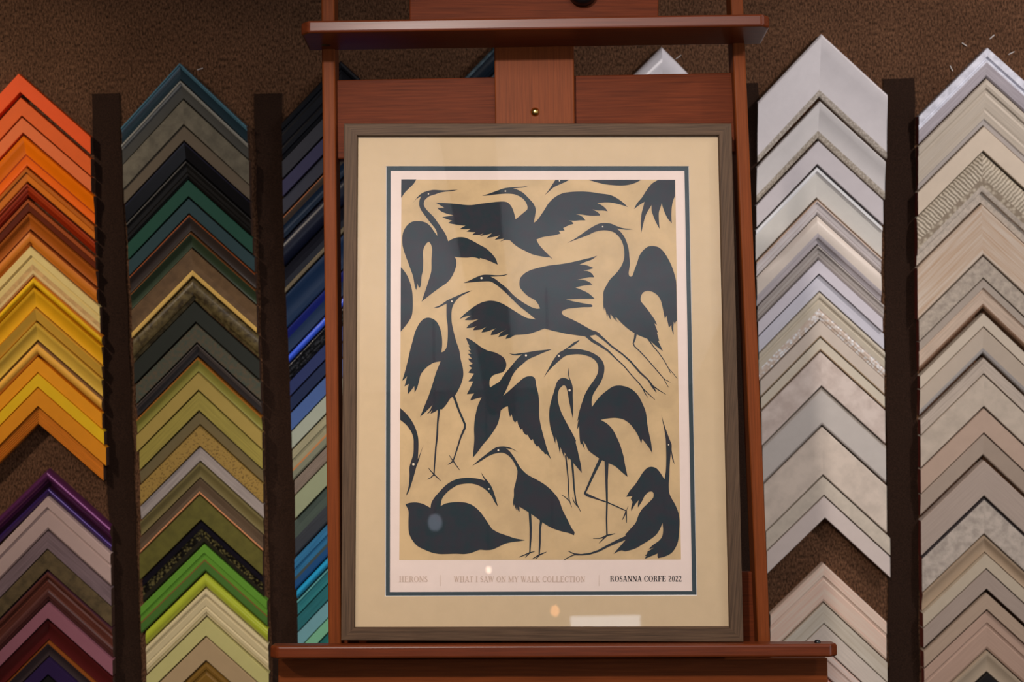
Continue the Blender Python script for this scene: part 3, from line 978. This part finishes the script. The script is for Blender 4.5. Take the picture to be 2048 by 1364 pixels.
def winding(c, poly):
    w = 0
    for i, (x1, y1) in enumerate(poly):
        x0, y0 = poly[i - 1]
        cr = (x1 - x0) * (c.y - y0) - (c.x - x0) * (y1 - y0)
        if y0 <= c.y < y1 and cr > 0:
            w += 1
        elif y1 <= c.y < y0 and cr < 0:
            w -= 1
    return w


def flat_print(name, polys, off, mat, parent, ribbons=()):
    bm = bmesh.new()
    for poly in polys:
        n = len(poly)
        vo, _, fo, _, _, _ = delaunay_2d_cdt([Vector(p) for p in poly], [(i, (i + 1) % n) for i in range(n)], [], 0, 1e-4)
        vv = [bm.verts.new(E(x, y, off)) for x, y in vo]
        for f in fo:
            if winding(sum((vo[i] for i in f), Vector((0, 0))) / 3, poly):
                bm.faces.new([vv[i] for i in f])
    bmesh.ops.delete(bm, geom=[v for v in bm.verts if not v.link_faces], context='VERTS')
    for k, rb in enumerate(ribbons):
        pts, n = ribbon(rb)
        vv = [bm.verts.new(E(x, y, off + .00001 * (k + 1))) for x, y in pts]
        for i in range(n - 1):
            bm.faces.new((vv[i], vv[i + 1], vv[2 * n - 2 - i], vv[2 * n - 1 - i]))
    for f in bm.faces:
        f.normal_update()
        if f.normal.dot(EN) < 0:
            f.normal_flip()
    me = bpy.data.meshes.new(name)
    bm.to_mesh(me)
    bm.free()
    return link(name, me, mat, parent)


HERONS = [
    # (outline, legs, eye, note)
    ("@a 780,182! 630,190 560,188 470,185 400,200 340,222 290,262 245,318 215,358! 265,300 325,262! 305,310 300,370 320,430 370,500 430,580 490,655 515,700 525,755! 485,700 430,625 370,585 290,572 215,580 150,625 105,700 90,780 95,880 130,1000 165,1090 190,1160 225,1260 @d 245,320 262,375! 275,330 280,290! 290,325 308,347! 322,300 330,200 345,130 @a 350,1050 345,960 365,890 415,830 445,860 460,920 452,1050 450,1190 @d 425,230 390,340 330,518! 400,460 470,405 560,340 640,285 700,215 745,120 762,50 @a 755,1040 735,1015! 800,1022 900,1025 960,1018 1020,1030 1055,1048! 1050,1028! 1130,1050 1200,1078 1275,1112! 1250,1040 1200,975 1130,910 1040,860 950,810 860,775 790,772 720,790 660,822! 630,740 580,660 530,590 480,520 420,460 380,415 358,370 365,320 390,290 430,262 500,240 560,218 640,205 700,200",
     [], ('a', 415, 235, 9), 'heron with arched wing, top left'),
    ("@b 25,258! 120,228 220,192 300,165 370,155 450,150 530,145 600,135! 540,155 470,160 410,168! 470,185 540,225 600,285 655,345 685,400 690,450 680,520 665,595! 710,560 760,490 800,430 850,350 910,290 970,250 1040,222 1150,208 1250,205 @c 100,205 200,212 300,228 400,240 470,260 540,300 600,345 655,398! 590,375 500,352 430,340 350,340 275,350! 330,375 380,415 405,452! 350,440 290,440 215,428! 270,455 300,480 310,502! 230,505 150,500 80,490 10,487! 60,500 100,525 130,562! 60,562 0,568 @b 1100,565! 1140,580 1160,608! 1110,620 1030,658! 1050,688! 1010,690 975,692! 1000,725! 930,745 850,758 770,772 700,800! 730,860 790,930 850,990 905,1045! 860,1018! 830,1020 740,1005 640,980 560,940 480,900 420,855 370,808! 310,805 250,825! 300,790! 240,795 180,805! 245,750! 180,765 80,783! 150,722! 80,740 @a 1050,755! 1100,722! 1040,742 955,742! 1000,708! 940,706 885,700! 940,668! 870,672 805,668! 850,640 875,630! 800,622 700,605 660,595! 690,575 712,568! 650,550 585,522! 650,512 725,498! 660,485 590,460 550,435 523,408! 570,408 612,408! 560,375 500,342! 620,348 750,358 880,372 960,372 1040,360 1150,345 1300,330 @b 330,335 370,365 400,410 425,480 440,550! 490,510 550,460 585,430! 590,400 575,350 540,300 490,265 430,240 370,232 300,232 200,240 110,252",
     [], ('b', 315, 200, 10), 'flying heron at the top'),
    ("@b 935,60! 1105,60! 1050,90 980,120 920,150 860,200 800,252! 850,190 890,130", [], ('b', 985, 72, 9), 'heron beak cut off by the top edge'),
    ("@c 165,60! 250,85 350,110 450,124 560,130 650,124 740,100 820,60!", [], None, 'heron belly cut off by the top edge'),
    ("@a 78,54! 265,54! 230,110 170,170 120,220 85,275! 76,280!", [], None, 'wing tip in the top left corner'),
    ("@c 1030,60! 1240,60! 1240,260! 1215,320 1200,400 1195,500 1200,600! 1150,540 1110,460 1085,390 1075,345! 1060,400 1040,460 1040,560 1048,668! 1000,580 965,490 950,440 950,372! 920,420 880,490 850,590 822,718! 815,600 825,480 845,400 862,332! 800,370 730,425! 770,350 830,280 880,200 950,110",
     [], None, 'feathered tail in the top right corner'),
    ("@d 72,90! 110,130 160,210 200,320 218,430 220,600 205,700 150,790 70,888!", [], None, 'wing cut off by the left edge'),
    ("@d 850,285! 930,250 1010,212 1090,184 1180,183 @e 200,312 280,310 355,295! 300,318 220,325 130,330! 190,360 260,415 340,480 400,545 470,605 550,660 630,705 700,728 745,725! 720,670 680,620 600,575 540,520 495,460 490,390 505,340 560,285 640,245 750,215 870,190 1000,175 1120,155 1250,125 @f 186,160 275,132! 210,180 140,205 55,242! 130,248 190,268 232,288! 170,305 105,320! 160,325 210,355 238,400! 170,400 100,415 20,432! 100,432 170,455 217,490! 150,498 80,508 5,527! 90,560 170,600 243,665! 150,665 50,668 @e 1065,613! 1150,635 1250,655 1364,675 @f 200,738 218,755 205,768 100,770 0,780 @e 1100,725 1050,740 1015,765 1020,795 1060,825 1130,855 1220,900 1310,950 @f 200,1050 270,1075 315,1105! 260,1110 190,1125 100,1128 0,1115 @e 1080,1040 1000,1022 900,1000 800,972! 700,1010 600,1040 500,1050 430,1055 380,1085 318,1102! 330,1070 360,1040! 300,1060 228,1080! 255,1030 330,985! 260,1015 200,1045 133,1055! 150,1010 200,970! 140,990 85,1010 18,1022! 40,985 85,948! @d 1060,860 970,870! 985,840 1015,818! 950,838 885,845! 920,800 1040,732! 960,745 865,745! 900,715 950,688! 880,700 800,732! 850,680 910,630 1000,565 1080,525 1170,505 1250,512 1330,540 @e 340,700 420,750 500,800 590,845 690,860! 620,800 550,745 480,690 400,610 320,530 240,460 180,415 130,390 50,388 @d 1050,266 950,275",
     ["@m 150,135,7 240,215,6 350,280,5 450,350,3.5 550,450,2.5 660,550,2.2 760,670,2 880,800,2 930,870,2.2 1010,945,1.5 1090,1018,.8",
      "@m 920,850,2 950,920,1.8 992,987,.8", "@m 290,110,6 400,200,4.5 500,290,3.5 650,400,3 760,500,3.4 880,640,3.6 1000,750,2.8 1060,840,4.5 1108,918,1",
      "@m 1060,830,2.5 1140,885,1.6 1238,946,.7"], ('d', 1072, 225, 14), 'flying heron in the middle with trailing legs'),
    ("@c -100,845! 0,790 100,720 180,665 250,625 310,600 380,595 450,605 520,635 580,655 640,665 720,672! 640,678 580,670 520,665! 570,710 610,765 640,830 665,920 675,1030 @f 680,235 670,310 665,355 675,385 695,392 715,375 740,300 770,220 800,130 850,60 910,18 970,12 1040,30 1100,85 1160,180 1210,290 1250,430 1256,500! 1262,940! 1245,960 1240,990! 1225,950! 1218,1030 1225,1118! 1200,1050 1195,990! 1165,1022! 1150,960 1135,875! 1115,915! 1100,850 1085,770 1060,680 1020,620 960,580 900,568 850,585 820,630 815,690 850,740 900,800 950,870 990,930 1018,992! 985,972! 1028,1085! 1015,1085! 1045,1190! 1030,1190! 1060,1250 1090,1318! 1040,1280 980,1230 910,1170 840,1140 760,1105 660,1040 580,970 510,895! 500,900! 530,960! 485,905! 475,885! 505,945! 465,888! 440,855! 440,900 450,938! 425,900 405,855! 400,900 410,940! 395,880 375,790! 365,775! 360,818! 352,750 352,650 355,575 390,500 440,420 520,340 580,250 605,180 612,120 @c 605,900 580,820 540,760 490,715 430,692 370,685 300,690 230,710 160,745 80,775 0,805",
     ["@m 830,100,5 815,190,4 795,250,2.6 810,290,2.2 880,355,2 980,460,1.8 1100,600,1.8 1215,735,1.5 1300,780,.8", "@m 1210,725,1.5 1240,790,1.2 1275,848,.8",
      "@m 1000,190,3 1060,280,2 1150,390,1.8 1220,490,1.5 1275,590,1.5 1330,650,1.2 1392,728,.8", "@m 1275,585,1.4 1290,630,1.1 1308,662,.7"], ('c', 343, 640, 10), 'tall heron at the right edge'),
    ("@d 955,378! 870,400 790,435 710,470 640,505 590,540 540,570 480,590! 540,588 600,560 640,540! 638,620 640,720 652,800 655,900 652,1000 640,1080 610,1130 575,1145! 585,1050 580,940 560,850 520,770 470,730 410,715 350,735 300,790 250,890 220,1000 190,1110 @g 130,80 100,200 70,300! 95,280 118,255! 105,310 93,355! 115,340 135,330! 125,380 125,430! 160,390 188,350! 192,412! 215,370 235,300 250,240 300,175 370,125 445,108! 400,220 370,320 330,440 290,540 245,650! 300,600 365,535! 340,590 308,625! 340,605 365,580! 345,620! 390,600 430,572 455,578 500,530 545,465 580,450 640,340 665,250 660,170 640,90 @d 800,1130 760,1010 730,900 705,780 700,680 710,590 745,520 800,460 870,420",
     ["@g 430,560,5 415,720,3.2 412,820,3.6 398,950,3.2 388,1080,2.6 380,1215,2.4", "@g 325,1148,.8 350,1180,1.6 380,1212,2.4 415,1245,1.8 446,1273,.7",
      "@g 380,1212,2.2 350,1242,1.8 315,1261,.7", "@g 570,440,5 620,580,4 682,725,4 680,760,4.4 640,850,3.4 600,980,2.8 565,1085,2.4",
      "@g 530,1025,.8 548,1055,1.6 570,1085,2.4 600,1128,1.8 633,1172,.7", "@g 565,1082,2.2 540,1102,1.8 514,1116,.7"], ('d', 705, 513, 11), 'standing heron on the left'),
    ("@h 110,78! 140,88 200,125 260,170 330,208 400,225 460,255 500,290 518,340 510,390 480,425 430,440 380,460 352,500 348,550 355,580! 410,545 450,520 490,460 530,410 580,350 630,290 680,245! 640,254 590,252 545,235! 600,243 650,235 700,230 760,220 840,208 920,200 978,195! 900,225 820,260 740,295 680,345 620,400 580,460 550,530 510,620 485,665! 540,620 600,565 650,520 700,480 740,467 780,468 808,490 820,560 840,640 850,720 850,860 860,930 880,1020 910,1130 930,1200 972,1308! 925,1250! 905,1255! 900,1235! 870,1210 840,1168! 830,1180! 800,1140 785,1100! 770,1115! 750,1090 735,1058! 715,1060! 690,1030 680,990! 665,1005! 640,960 628,912! 605,935! 585,900 572,850! 555,878! 540,820 535,768! 500,780 462,810! 450,880 430,950 390,1020 340,1090 280,1160 230,1230 180,1290! 188,1200 195,1100 192,1000 200,900 220,800 240,740 270,680! 220,690 155,712! 165,680 195,640! 120,648! 150,590 185,518! 135,518! 160,490 193,440! 135,430! 155,400 172,385! 140,358! 180,340! 150,315 132,288! 170,290! 150,265 130,240! 165,240! 133,203! 160,205! 135,160! 150,165! 130,130",
     [], ('h', 717, 257, 11), 'heron rising with saw-toothed wing'),
    ("@i 332,360! 322,420 335,490! 300,470 260,467 225,490 205,530 185,600 160,680 142,760 138,850 150,950 175,1030 198,1108! 203,1040! 225,1120 243,1205! 248,1140! 265,1190 285,1248! 285,1190! 310,1230 330,1270! 330,1245! 370,1290 @j 330,270 410,368! 400,280 380,190 360,100 340,20 @i 400,1080 350,980 300,890 260,810 230,720 222,640 235,580 262,548 285,538 305,560 318,610 330,680 350,780 370,865! 372,750 368,640 368,560 355,510 340,470 332,430",
     ["@j 230,170,3.4 245,300,2.6 258,440,2.4 262,560,2.2 270,670,2.2 298,748,.8", "@j 185,608,.8 230,640,1.5 272,680,2", "@j 300,215,4.5 315,400,3.6 325,550,3 345,690,2.6 365,735,2 397,797,.8",
      "@j 305,640,.8 325,690,1.8 362,738,2.2"], ('i', 337, 587, 11), 'slender heron bending its neck'),
    ("@i 85,462! 130,380 180,290 230,225 280,195 330,160 380,120 440,95! 400,132 350,167 300,188! 370,183 450,190 530,210 600,245 650,290 675,350 670,430 640,510 600,570 565,630 552,690 555,750! 590,700 640,640 700,590 760,550 820,540 880,550 940,575 1000,630 1040,700 1080,800 1092,900 1110,1000 1130,1090 1143,1200! 1100,1130 1045,1062! 1035,1105! 1010,1040 970,970 920,910 860,870 780,855 700,862 640,875! 700,910 750,960 790,1030 830,1120 860,1220 @j 875,180 890,270 920,410! 860,360 780,290 710,258! 640,225 605,205! 540,160 480,110 @i 500,1125! 465,1075! 488,1168! 455,1105! 445,1120! 437,1070 432,1000 430,930! 412,970! 415,920 425,870! 412,890! 430,800 460,700 490,620 530,550 580,480 610,420 615,350 590,300 550,268 490,245 430,235 360,238 300,250 250,285 200,330 140,390",
     ["@j 625,200,7 530,400,5 445,590,3.4", "@j 435,590,2 470,612,6 520,632,4.5 600,662,2.6 690,692,2.2 800,740,2.2 905,788,2.2 925,738,.8", "@j 905,785,2.6 885,840,2 860,890,.8",
      "@j 905,785,2.2 906,850,2.2 910,920,.8", "@j 686,230,8 685,450,5 690,690,3.6 685,880,3 690,1055,3", "@j 780,1041,.8 735,1052,2 692,1060,3 640,1085,2.4 605,1094,1.6 535,1094,.8",
      "@j 690,1062,2.6 650,1100,2.2 603,1146,.8"], ('i', 233, 252, 10), 'large heron with one leg raised'),
    ("@g 50,565! 100,610 150,670 195,750 225,850 228,950 222,1065! @k 320,50! 285,150 265,225 240,290 215,380 185,480 150,580 122,620! 140,560 155,500 162,400 162,300 185,220 205,150 208,60 @g 180,860 160,800 120,740 90,710 50,680!",
     [], ('k', 205, 270, 14), 'heron neck reaching in from the left edge'),
    ("@k 115,715! 170,698 240,695 310,710 360,735 395,755! 405,700 440,640 500,570 570,500 650,450 740,425 830,420 920,430 1005,452! 980,410 960,362! 1000,420 1030,455 1070,510 1100,580 1130,680 1147,742! 1110,690 1080,630 1040,580 980,530 920,500 860,485 780,485 700,500 630,540 570,590 525,650 508,735! 560,708 650,692 720,690 800,700 870,730 940,790 1000,870 1040,930 1080,990! 1150,1030 1250,1065 1340,1095 1450,1113! 1390,1125! 1300,1135 1220,1155 1150,1190 1080,1220 1010,1225 940,1222 860,1252 780,1268 680,1265 500,1268 420,1255 330,1220 250,1180 190,1110 155,1030 150,900 152,800 140,760",
     [], ('k', 1046, 544, 9), 'resting heron at the bottom left'),
    ("@l 25,328! 90,270 160,215 220,170 280,132 350,122 420,132 470,155 512,182! 450,152 385,140! 430,180 480,250 540,350 610,420 700,470 800,530 880,600 950,690 990,800 1040,900 1090,1000! 1118,1040 1112,1072! 1060,1048 980,1030 880,995 800,950 720,890 620,820 530,765! 530,822! 510,800 500,765! 495,805! 472,740! 468,765! 460,720 470,650 470,580 490,500 508,390 490,330 450,260 400,210 350,188 300,190 240,205 180,235 110,280",
     ["@l 640,820,5 650,1000,4.6 648,1100,4 640,1255,2.6", "@l 692,1245,.8 640,1258,2.2 590,1280,2 525,1306,.8", "@l 645,1255,2.2 620,1280,1.8 590,1310,.8",
      "@l 765,895,6 750,1000,3.6 748,1150,3.6 740,1285,2.6", "@l 817,1250,.8 775,1268,2 740,1284,2.6 705,1302,2 668,1325,.8", "@l 745,1280,2.2 725,1305,1.8 703,1327,.8"], ('l', 303, 163, 10), 'standing heron at the bottom centre'),
    ("@j 1294,-288! 1325,-180 1360,-80 1390,0 1410,50 1410,110 1425,190 1445,275! 1418,215 1403,130! 1395,200 1388,300 1385,400 1378,500 1385,590 1410,650 1450,720 1485,810 1498,900 1490,1050 1475,1150 1420,1245 1350,1290 1260,1315! 1252,1290 1258,1260! 1200,1285 1110,1322! 1130,1290! 1112,1290! 1150,1250! 1130,1250! 1212,1200! 1155,1215! 1200,1170 1270,1120 1305,1070 1315,1000 1308,920! 1280,990 1240,1050 1180,1100 1100,1150 1020,1200 950,1225 890,1240! 850,1228 765,1265! 830,1190 900,1110! 895,1050! 950,990 1010,920 1040,840 1080,770 1140,710 1200,650 1210,620 1205,585 1185,572 1150,580 1110,620 1080,680 1035,750! 1035,710 1045,665! 1000,720 960,790! 960,750 975,690! 955,655! 975,625! 950,625 905,632! 940,570 1000,500 1040,440 1090,360 1140,310 1190,298 1240,315 1280,360 1330,438! 1345,350 1350,200 1345,0 1335,-80 1315,-180",
     ["@j 920,1080,7.5 800,1130,6 700,1178,4.6 600,1232,4 500,1265,3.2 400,1276,2.8 320,1265,2.2 258,1236,1", "@j 380,1278,1.8 330,1276,1.8 280,1296,1.8 213,1332,1"], ('j', 1376, 52, 8), 'heron stretching upward, bottom right'),
]
for k, (o_, legs, eye, note) in enumerate(HERONS):
    h = flat_print('heron', [outline(o_)], -.0083 + .00002 * k, ink_m, poster, legs)
    h['label'] = note
    if eye:
        c = CR[eye[0]]
        cx, cy, r = c[0] + eye[1] / c[2], c[1] + eye[2] / c[2], eye[3] / c[2]
        flat_print('eye', [[(cx + r * math.cos(t * math.pi / 6), cy + r * math.sin(t * math.pi / 6)) for t in range(12)]],
                   -.0078, eye_m, poster)

# lettering: high-contrast capitals drawn from strokes (x, y in cap heights)
TK, TN = .17, .045


def bar(x0, y0, x1, y1, w):
    l = math.hypot(x1 - x0, y1 - y0)
    nx, ny = -(y1 - y0) / l * w / 2, (x1 - x0) / l * w / 2
    return [(x0 + nx, y0 + ny), (x1 + nx, y1 + ny), (x1 - nx, y1 - ny), (x0 - nx, y0 - ny)]


def arc(cx, cy, rx, ry, a0, a1, T, t, n=14):
    o, i = [], []
    for k in range(n + 1):
        a = math.radians(a0 + (a1 - a0) * k / n)
        w = (t + (T - t) * abs(math.cos(a))) / 2
        o.append((cx + (rx + w) * math.cos(a), cy + (ry + t / 2) * math.sin(a)))
        i.append((cx + (rx - w) * math.cos(a), cy + (ry - t / 2) * math.sin(a)))
    return [[o[k], o[k + 1], i[k + 1], i[k]] for k in range(n)]


def glyph(ch, T, t):
    g = []

    def v(x, w, y0=0, y1=1, sb=True, stp=True):
        g.append(bar(x, y0, x, y1, w))
        if sb:
            g.append(bar(x - .12 - w / 4, t / 2, x + .12 + w / 4, t / 2, t))
        if stp:
            g.append(bar(x - .12 - w / 4, 1 - t / 2, x + .12 + w / 4, 1 - t / 2, t))

    def hb(x0, x1, y):
        g.append(bar(x0, y, x1, y, t))
    if ch == 'H':
        v(.2, T); v(.68, T); hb(.2, .68, .5); return g, .88
    if ch == 'E':
        v(.2, T); hb(.1, .66, 1 - t / 2); hb(.1, .68, t / 2); hb(.2, .52, .52)
        g.append(bar(.66, 1, .66, .74, t)); g.append(bar(.68, 0, .68, .28, t)); g.append(bar(.52, .42, .52, .62, t)); return g, .78
    if ch == 'F':
        v(.2, T); hb(.1, .64, 1 - t / 2); hb(.2, .5, .5)
        g.append(bar(.64, 1, .64, .72, t)); g.append(bar(.5, .4, .5, .6, t)); return g, .72
    if ch == 'L':
        v(.2, T); hb(.1, .66, t / 2); g.append(bar(.66, 0, .66, .3, t)); return g, .72
    if ch == 'R':
        v(.2, T); hb(.1, .45, 1 - t / 2); hb(.2, .45, .5); g.extend(arc(.42, .75, .16, .235, -90, 90, T, t))
        g.append(bar(.48, .5, .68, .04, T * .9)); hb(.62, .8, t / 2); return g, .82
    if ch == 'O':
        g.extend(arc(.44, .5, .32, .49, 0, 360, T, t, 28)); return g, .88
    if ch == '0':
        g.extend(arc(.3, .5, .19, .49, 0, 360, T * .8, t, 24)); return g, .62
    if ch == 'C':
        g.extend(arc(.44, .5, .32, .49, 42, 318, T, t, 24)); g.append(bar(.7, .98, .7, .68, t)); g.append(bar(.68, .12, .68, .28, t)); return g, .8
    if ch == 'N':
        v(.16, t * 1.3); v(.72, t * 1.3, sb=False); g.append(bar(.16, .95, .70, .05, T)); return g, .88
    if ch == 'S':
        g.extend(arc(.3, .74, .17, .235, 50, 250, T * .8, t)); g.extend(arc(.3, .26, .19, .235, -130, 90, T * .8, t))
        g.append(bar(.2, .62, .42, .40, T * .85)); g.append(bar(.45, 1, .45, .74, t)); g.append(bar(.1, 0, .1, .3, t)); return g, .6
    if ch == 'W':
        g.append(bar(.1, 1, .33, .02, T)); g.append(bar(.33, .02, .5, .96, t)); g.append(bar(.46, 1, .72, .02, T)); g.append(bar(.72, .02, .95, 1, t))
        hb(-.02, .24, 1 - t / 2); hb(.36, .6, 1 - t / 2); hb(.84, 1.04, 1 - t / 2); return g, 1.04
    if ch == 'A':
        g.append(bar(.1, 0, .4, 1, t)); g.append(bar(.4, 1, .7, 0, T)); hb(.2, .58, .32); hb(.0, .22, t / 2); hb(.56, .84, t / 2); return g, .84
    if ch == 'T':
        v(.36, T, stp=False); hb(.06, .66, 1 - t / 2); g.append(bar(.06, 1, .06, .74, t)); g.append(bar(.66, 1, .66, .74, t)); return g, .72
    if ch == 'I':
        v(.2, T); return g, .42
    if ch == 'M':
        v(.14, t * 1.3); v(.88, T); g.append(bar(.14, 1, .5, .05, T)); g.append(bar(.5, .05, .86, 1, t)); return g, 1.08
    if ch == 'Y':
        g.append(bar(.1, 1, .4, .45, T)); g.append(bar(.7, 1, .4, .45, t)); g.append(bar(.4, 0, .4, .5, T)); hb(-.02, .24, 1 - t / 2)
        hb(.58, .8, 1 - t / 2); hb(.28, .52, t / 2); return g, .8
    if ch == 'K':
        v(.2, T); g.append(bar(.2, .38, .68, 1, t)); g.append(bar(.34, .56, .7, 0, T)); hb(.58, .84, t / 2); hb(.56, .8, 1 - t / 2); return g, .84
    if ch == '2':
        g.extend(arc(.28, .76, .16, .22, -40, 170, T * .8, t)); g.append(bar(.42, .64, .1, .06, t * 1.8)); g.append(bar(.08, .06, .5, .06, .12))
        g.append(bar(.5, .0, .5, .24, t)); return g, .6
    return g, .34


def lettering(text, x0, x1, yb, cap, mat, bold):
    T, t = TK * bold, TN * (1.5 if bold > 1.05 else 1.2)
    polys, x = [], 0
    for ch in text:
        g, adv = glyph(ch, T, t)
        polys += [[(x + px, py) for px, py in p] for p in g]
        x += adv + .04
    s = (x1 - x0) / x
    bm = bmesh.new()
    for k, p in enumerate(polys):
        vv = [bm.verts.new(E(x0 + px * s, yb - py * cap, -.0083 + .000004 * (k % 9))) for px, py in p]
        f = bm.faces.new(vv)
        f.normal_update()
        if f.normal.dot(EN) < 0:
            f.normal_flip()
    me = bpy.data.meshes.new('lettering')
    bm.to_mesh(me)
    bm.free()
    o = link('lettering', me, mat, poster)
    o['label'] = 'printed words ' + text
    return o


lettering('HERONS', 798, 856, 1164, 11.5, text_lt, 1.0)
lettering('WHAT I SAW ON MY WALK COLLECTION', 908, 1171, 1164, 11.5, text_lt, 1.0)
lettering('ROSANNA CORFE 2022', 1220, 1364, 1163, 11.5, text_dk, 1.15)['label'] = 'darker printed credit line at the bottom right'
for x in (880.5, 1198):
    flat_print('divider', [[(x - .35, 1150), (x + .35, 1150), (x + .35, 1172), (x - .35, 1172)]], -.0083, text_lt, poster)

# glass pane: clear, with real Fresnel reflection
gm = bpy.data.materials.new('picture_glass')
gm.use_nodes = True
nd, lk = gm.node_tree.nodes, gm.node_tree.links
nd.clear()
out = nd.new('ShaderNodeOutputMaterial')
mx = nd.new('ShaderNodeMixShader')
tr = nd.new('ShaderNodeBsdfTransparent')
gl = nd.new('ShaderNodeBsdfGlossy')
gl.inputs['Roughness'].default_value = 0.012
lw = nd.new('ShaderNodeLayerWeight')                 # 1 - |cos|, the same from both sides of the pane
lw.inputs['Blend'].default_value = 0.5
pw = N(nd, 'ShaderNodeMath', operation='POWER')
pw.inputs[1].default_value = 5.0
ma = N(nd, 'ShaderNodeMath', operation='MULTIPLY_ADD')
ma.inputs[1].default_value, ma.inputs[2].default_value = 0.93, 0.075
lk.new(lw.outputs['Facing'], pw.inputs[0])
lk.new(pw.outputs[0], ma.inputs[0])
lk.new(ma.outputs[0], mx.inputs[0])
lk.new(tr.outputs[0], mx.inputs[1])
lk.new(gl.outputs[0], mx.inputs[2])
lk.new(mx.outputs[0], out.inputs[0])
me = mesh('glass_pane', [E(*p, -.0045) for p in FO], [(0, 1, 2, 3)])
for p in me.polygons:
    if p.normal.dot(EN) < 0:
        p.flip()
link('glass_pane', me, gm, pic)
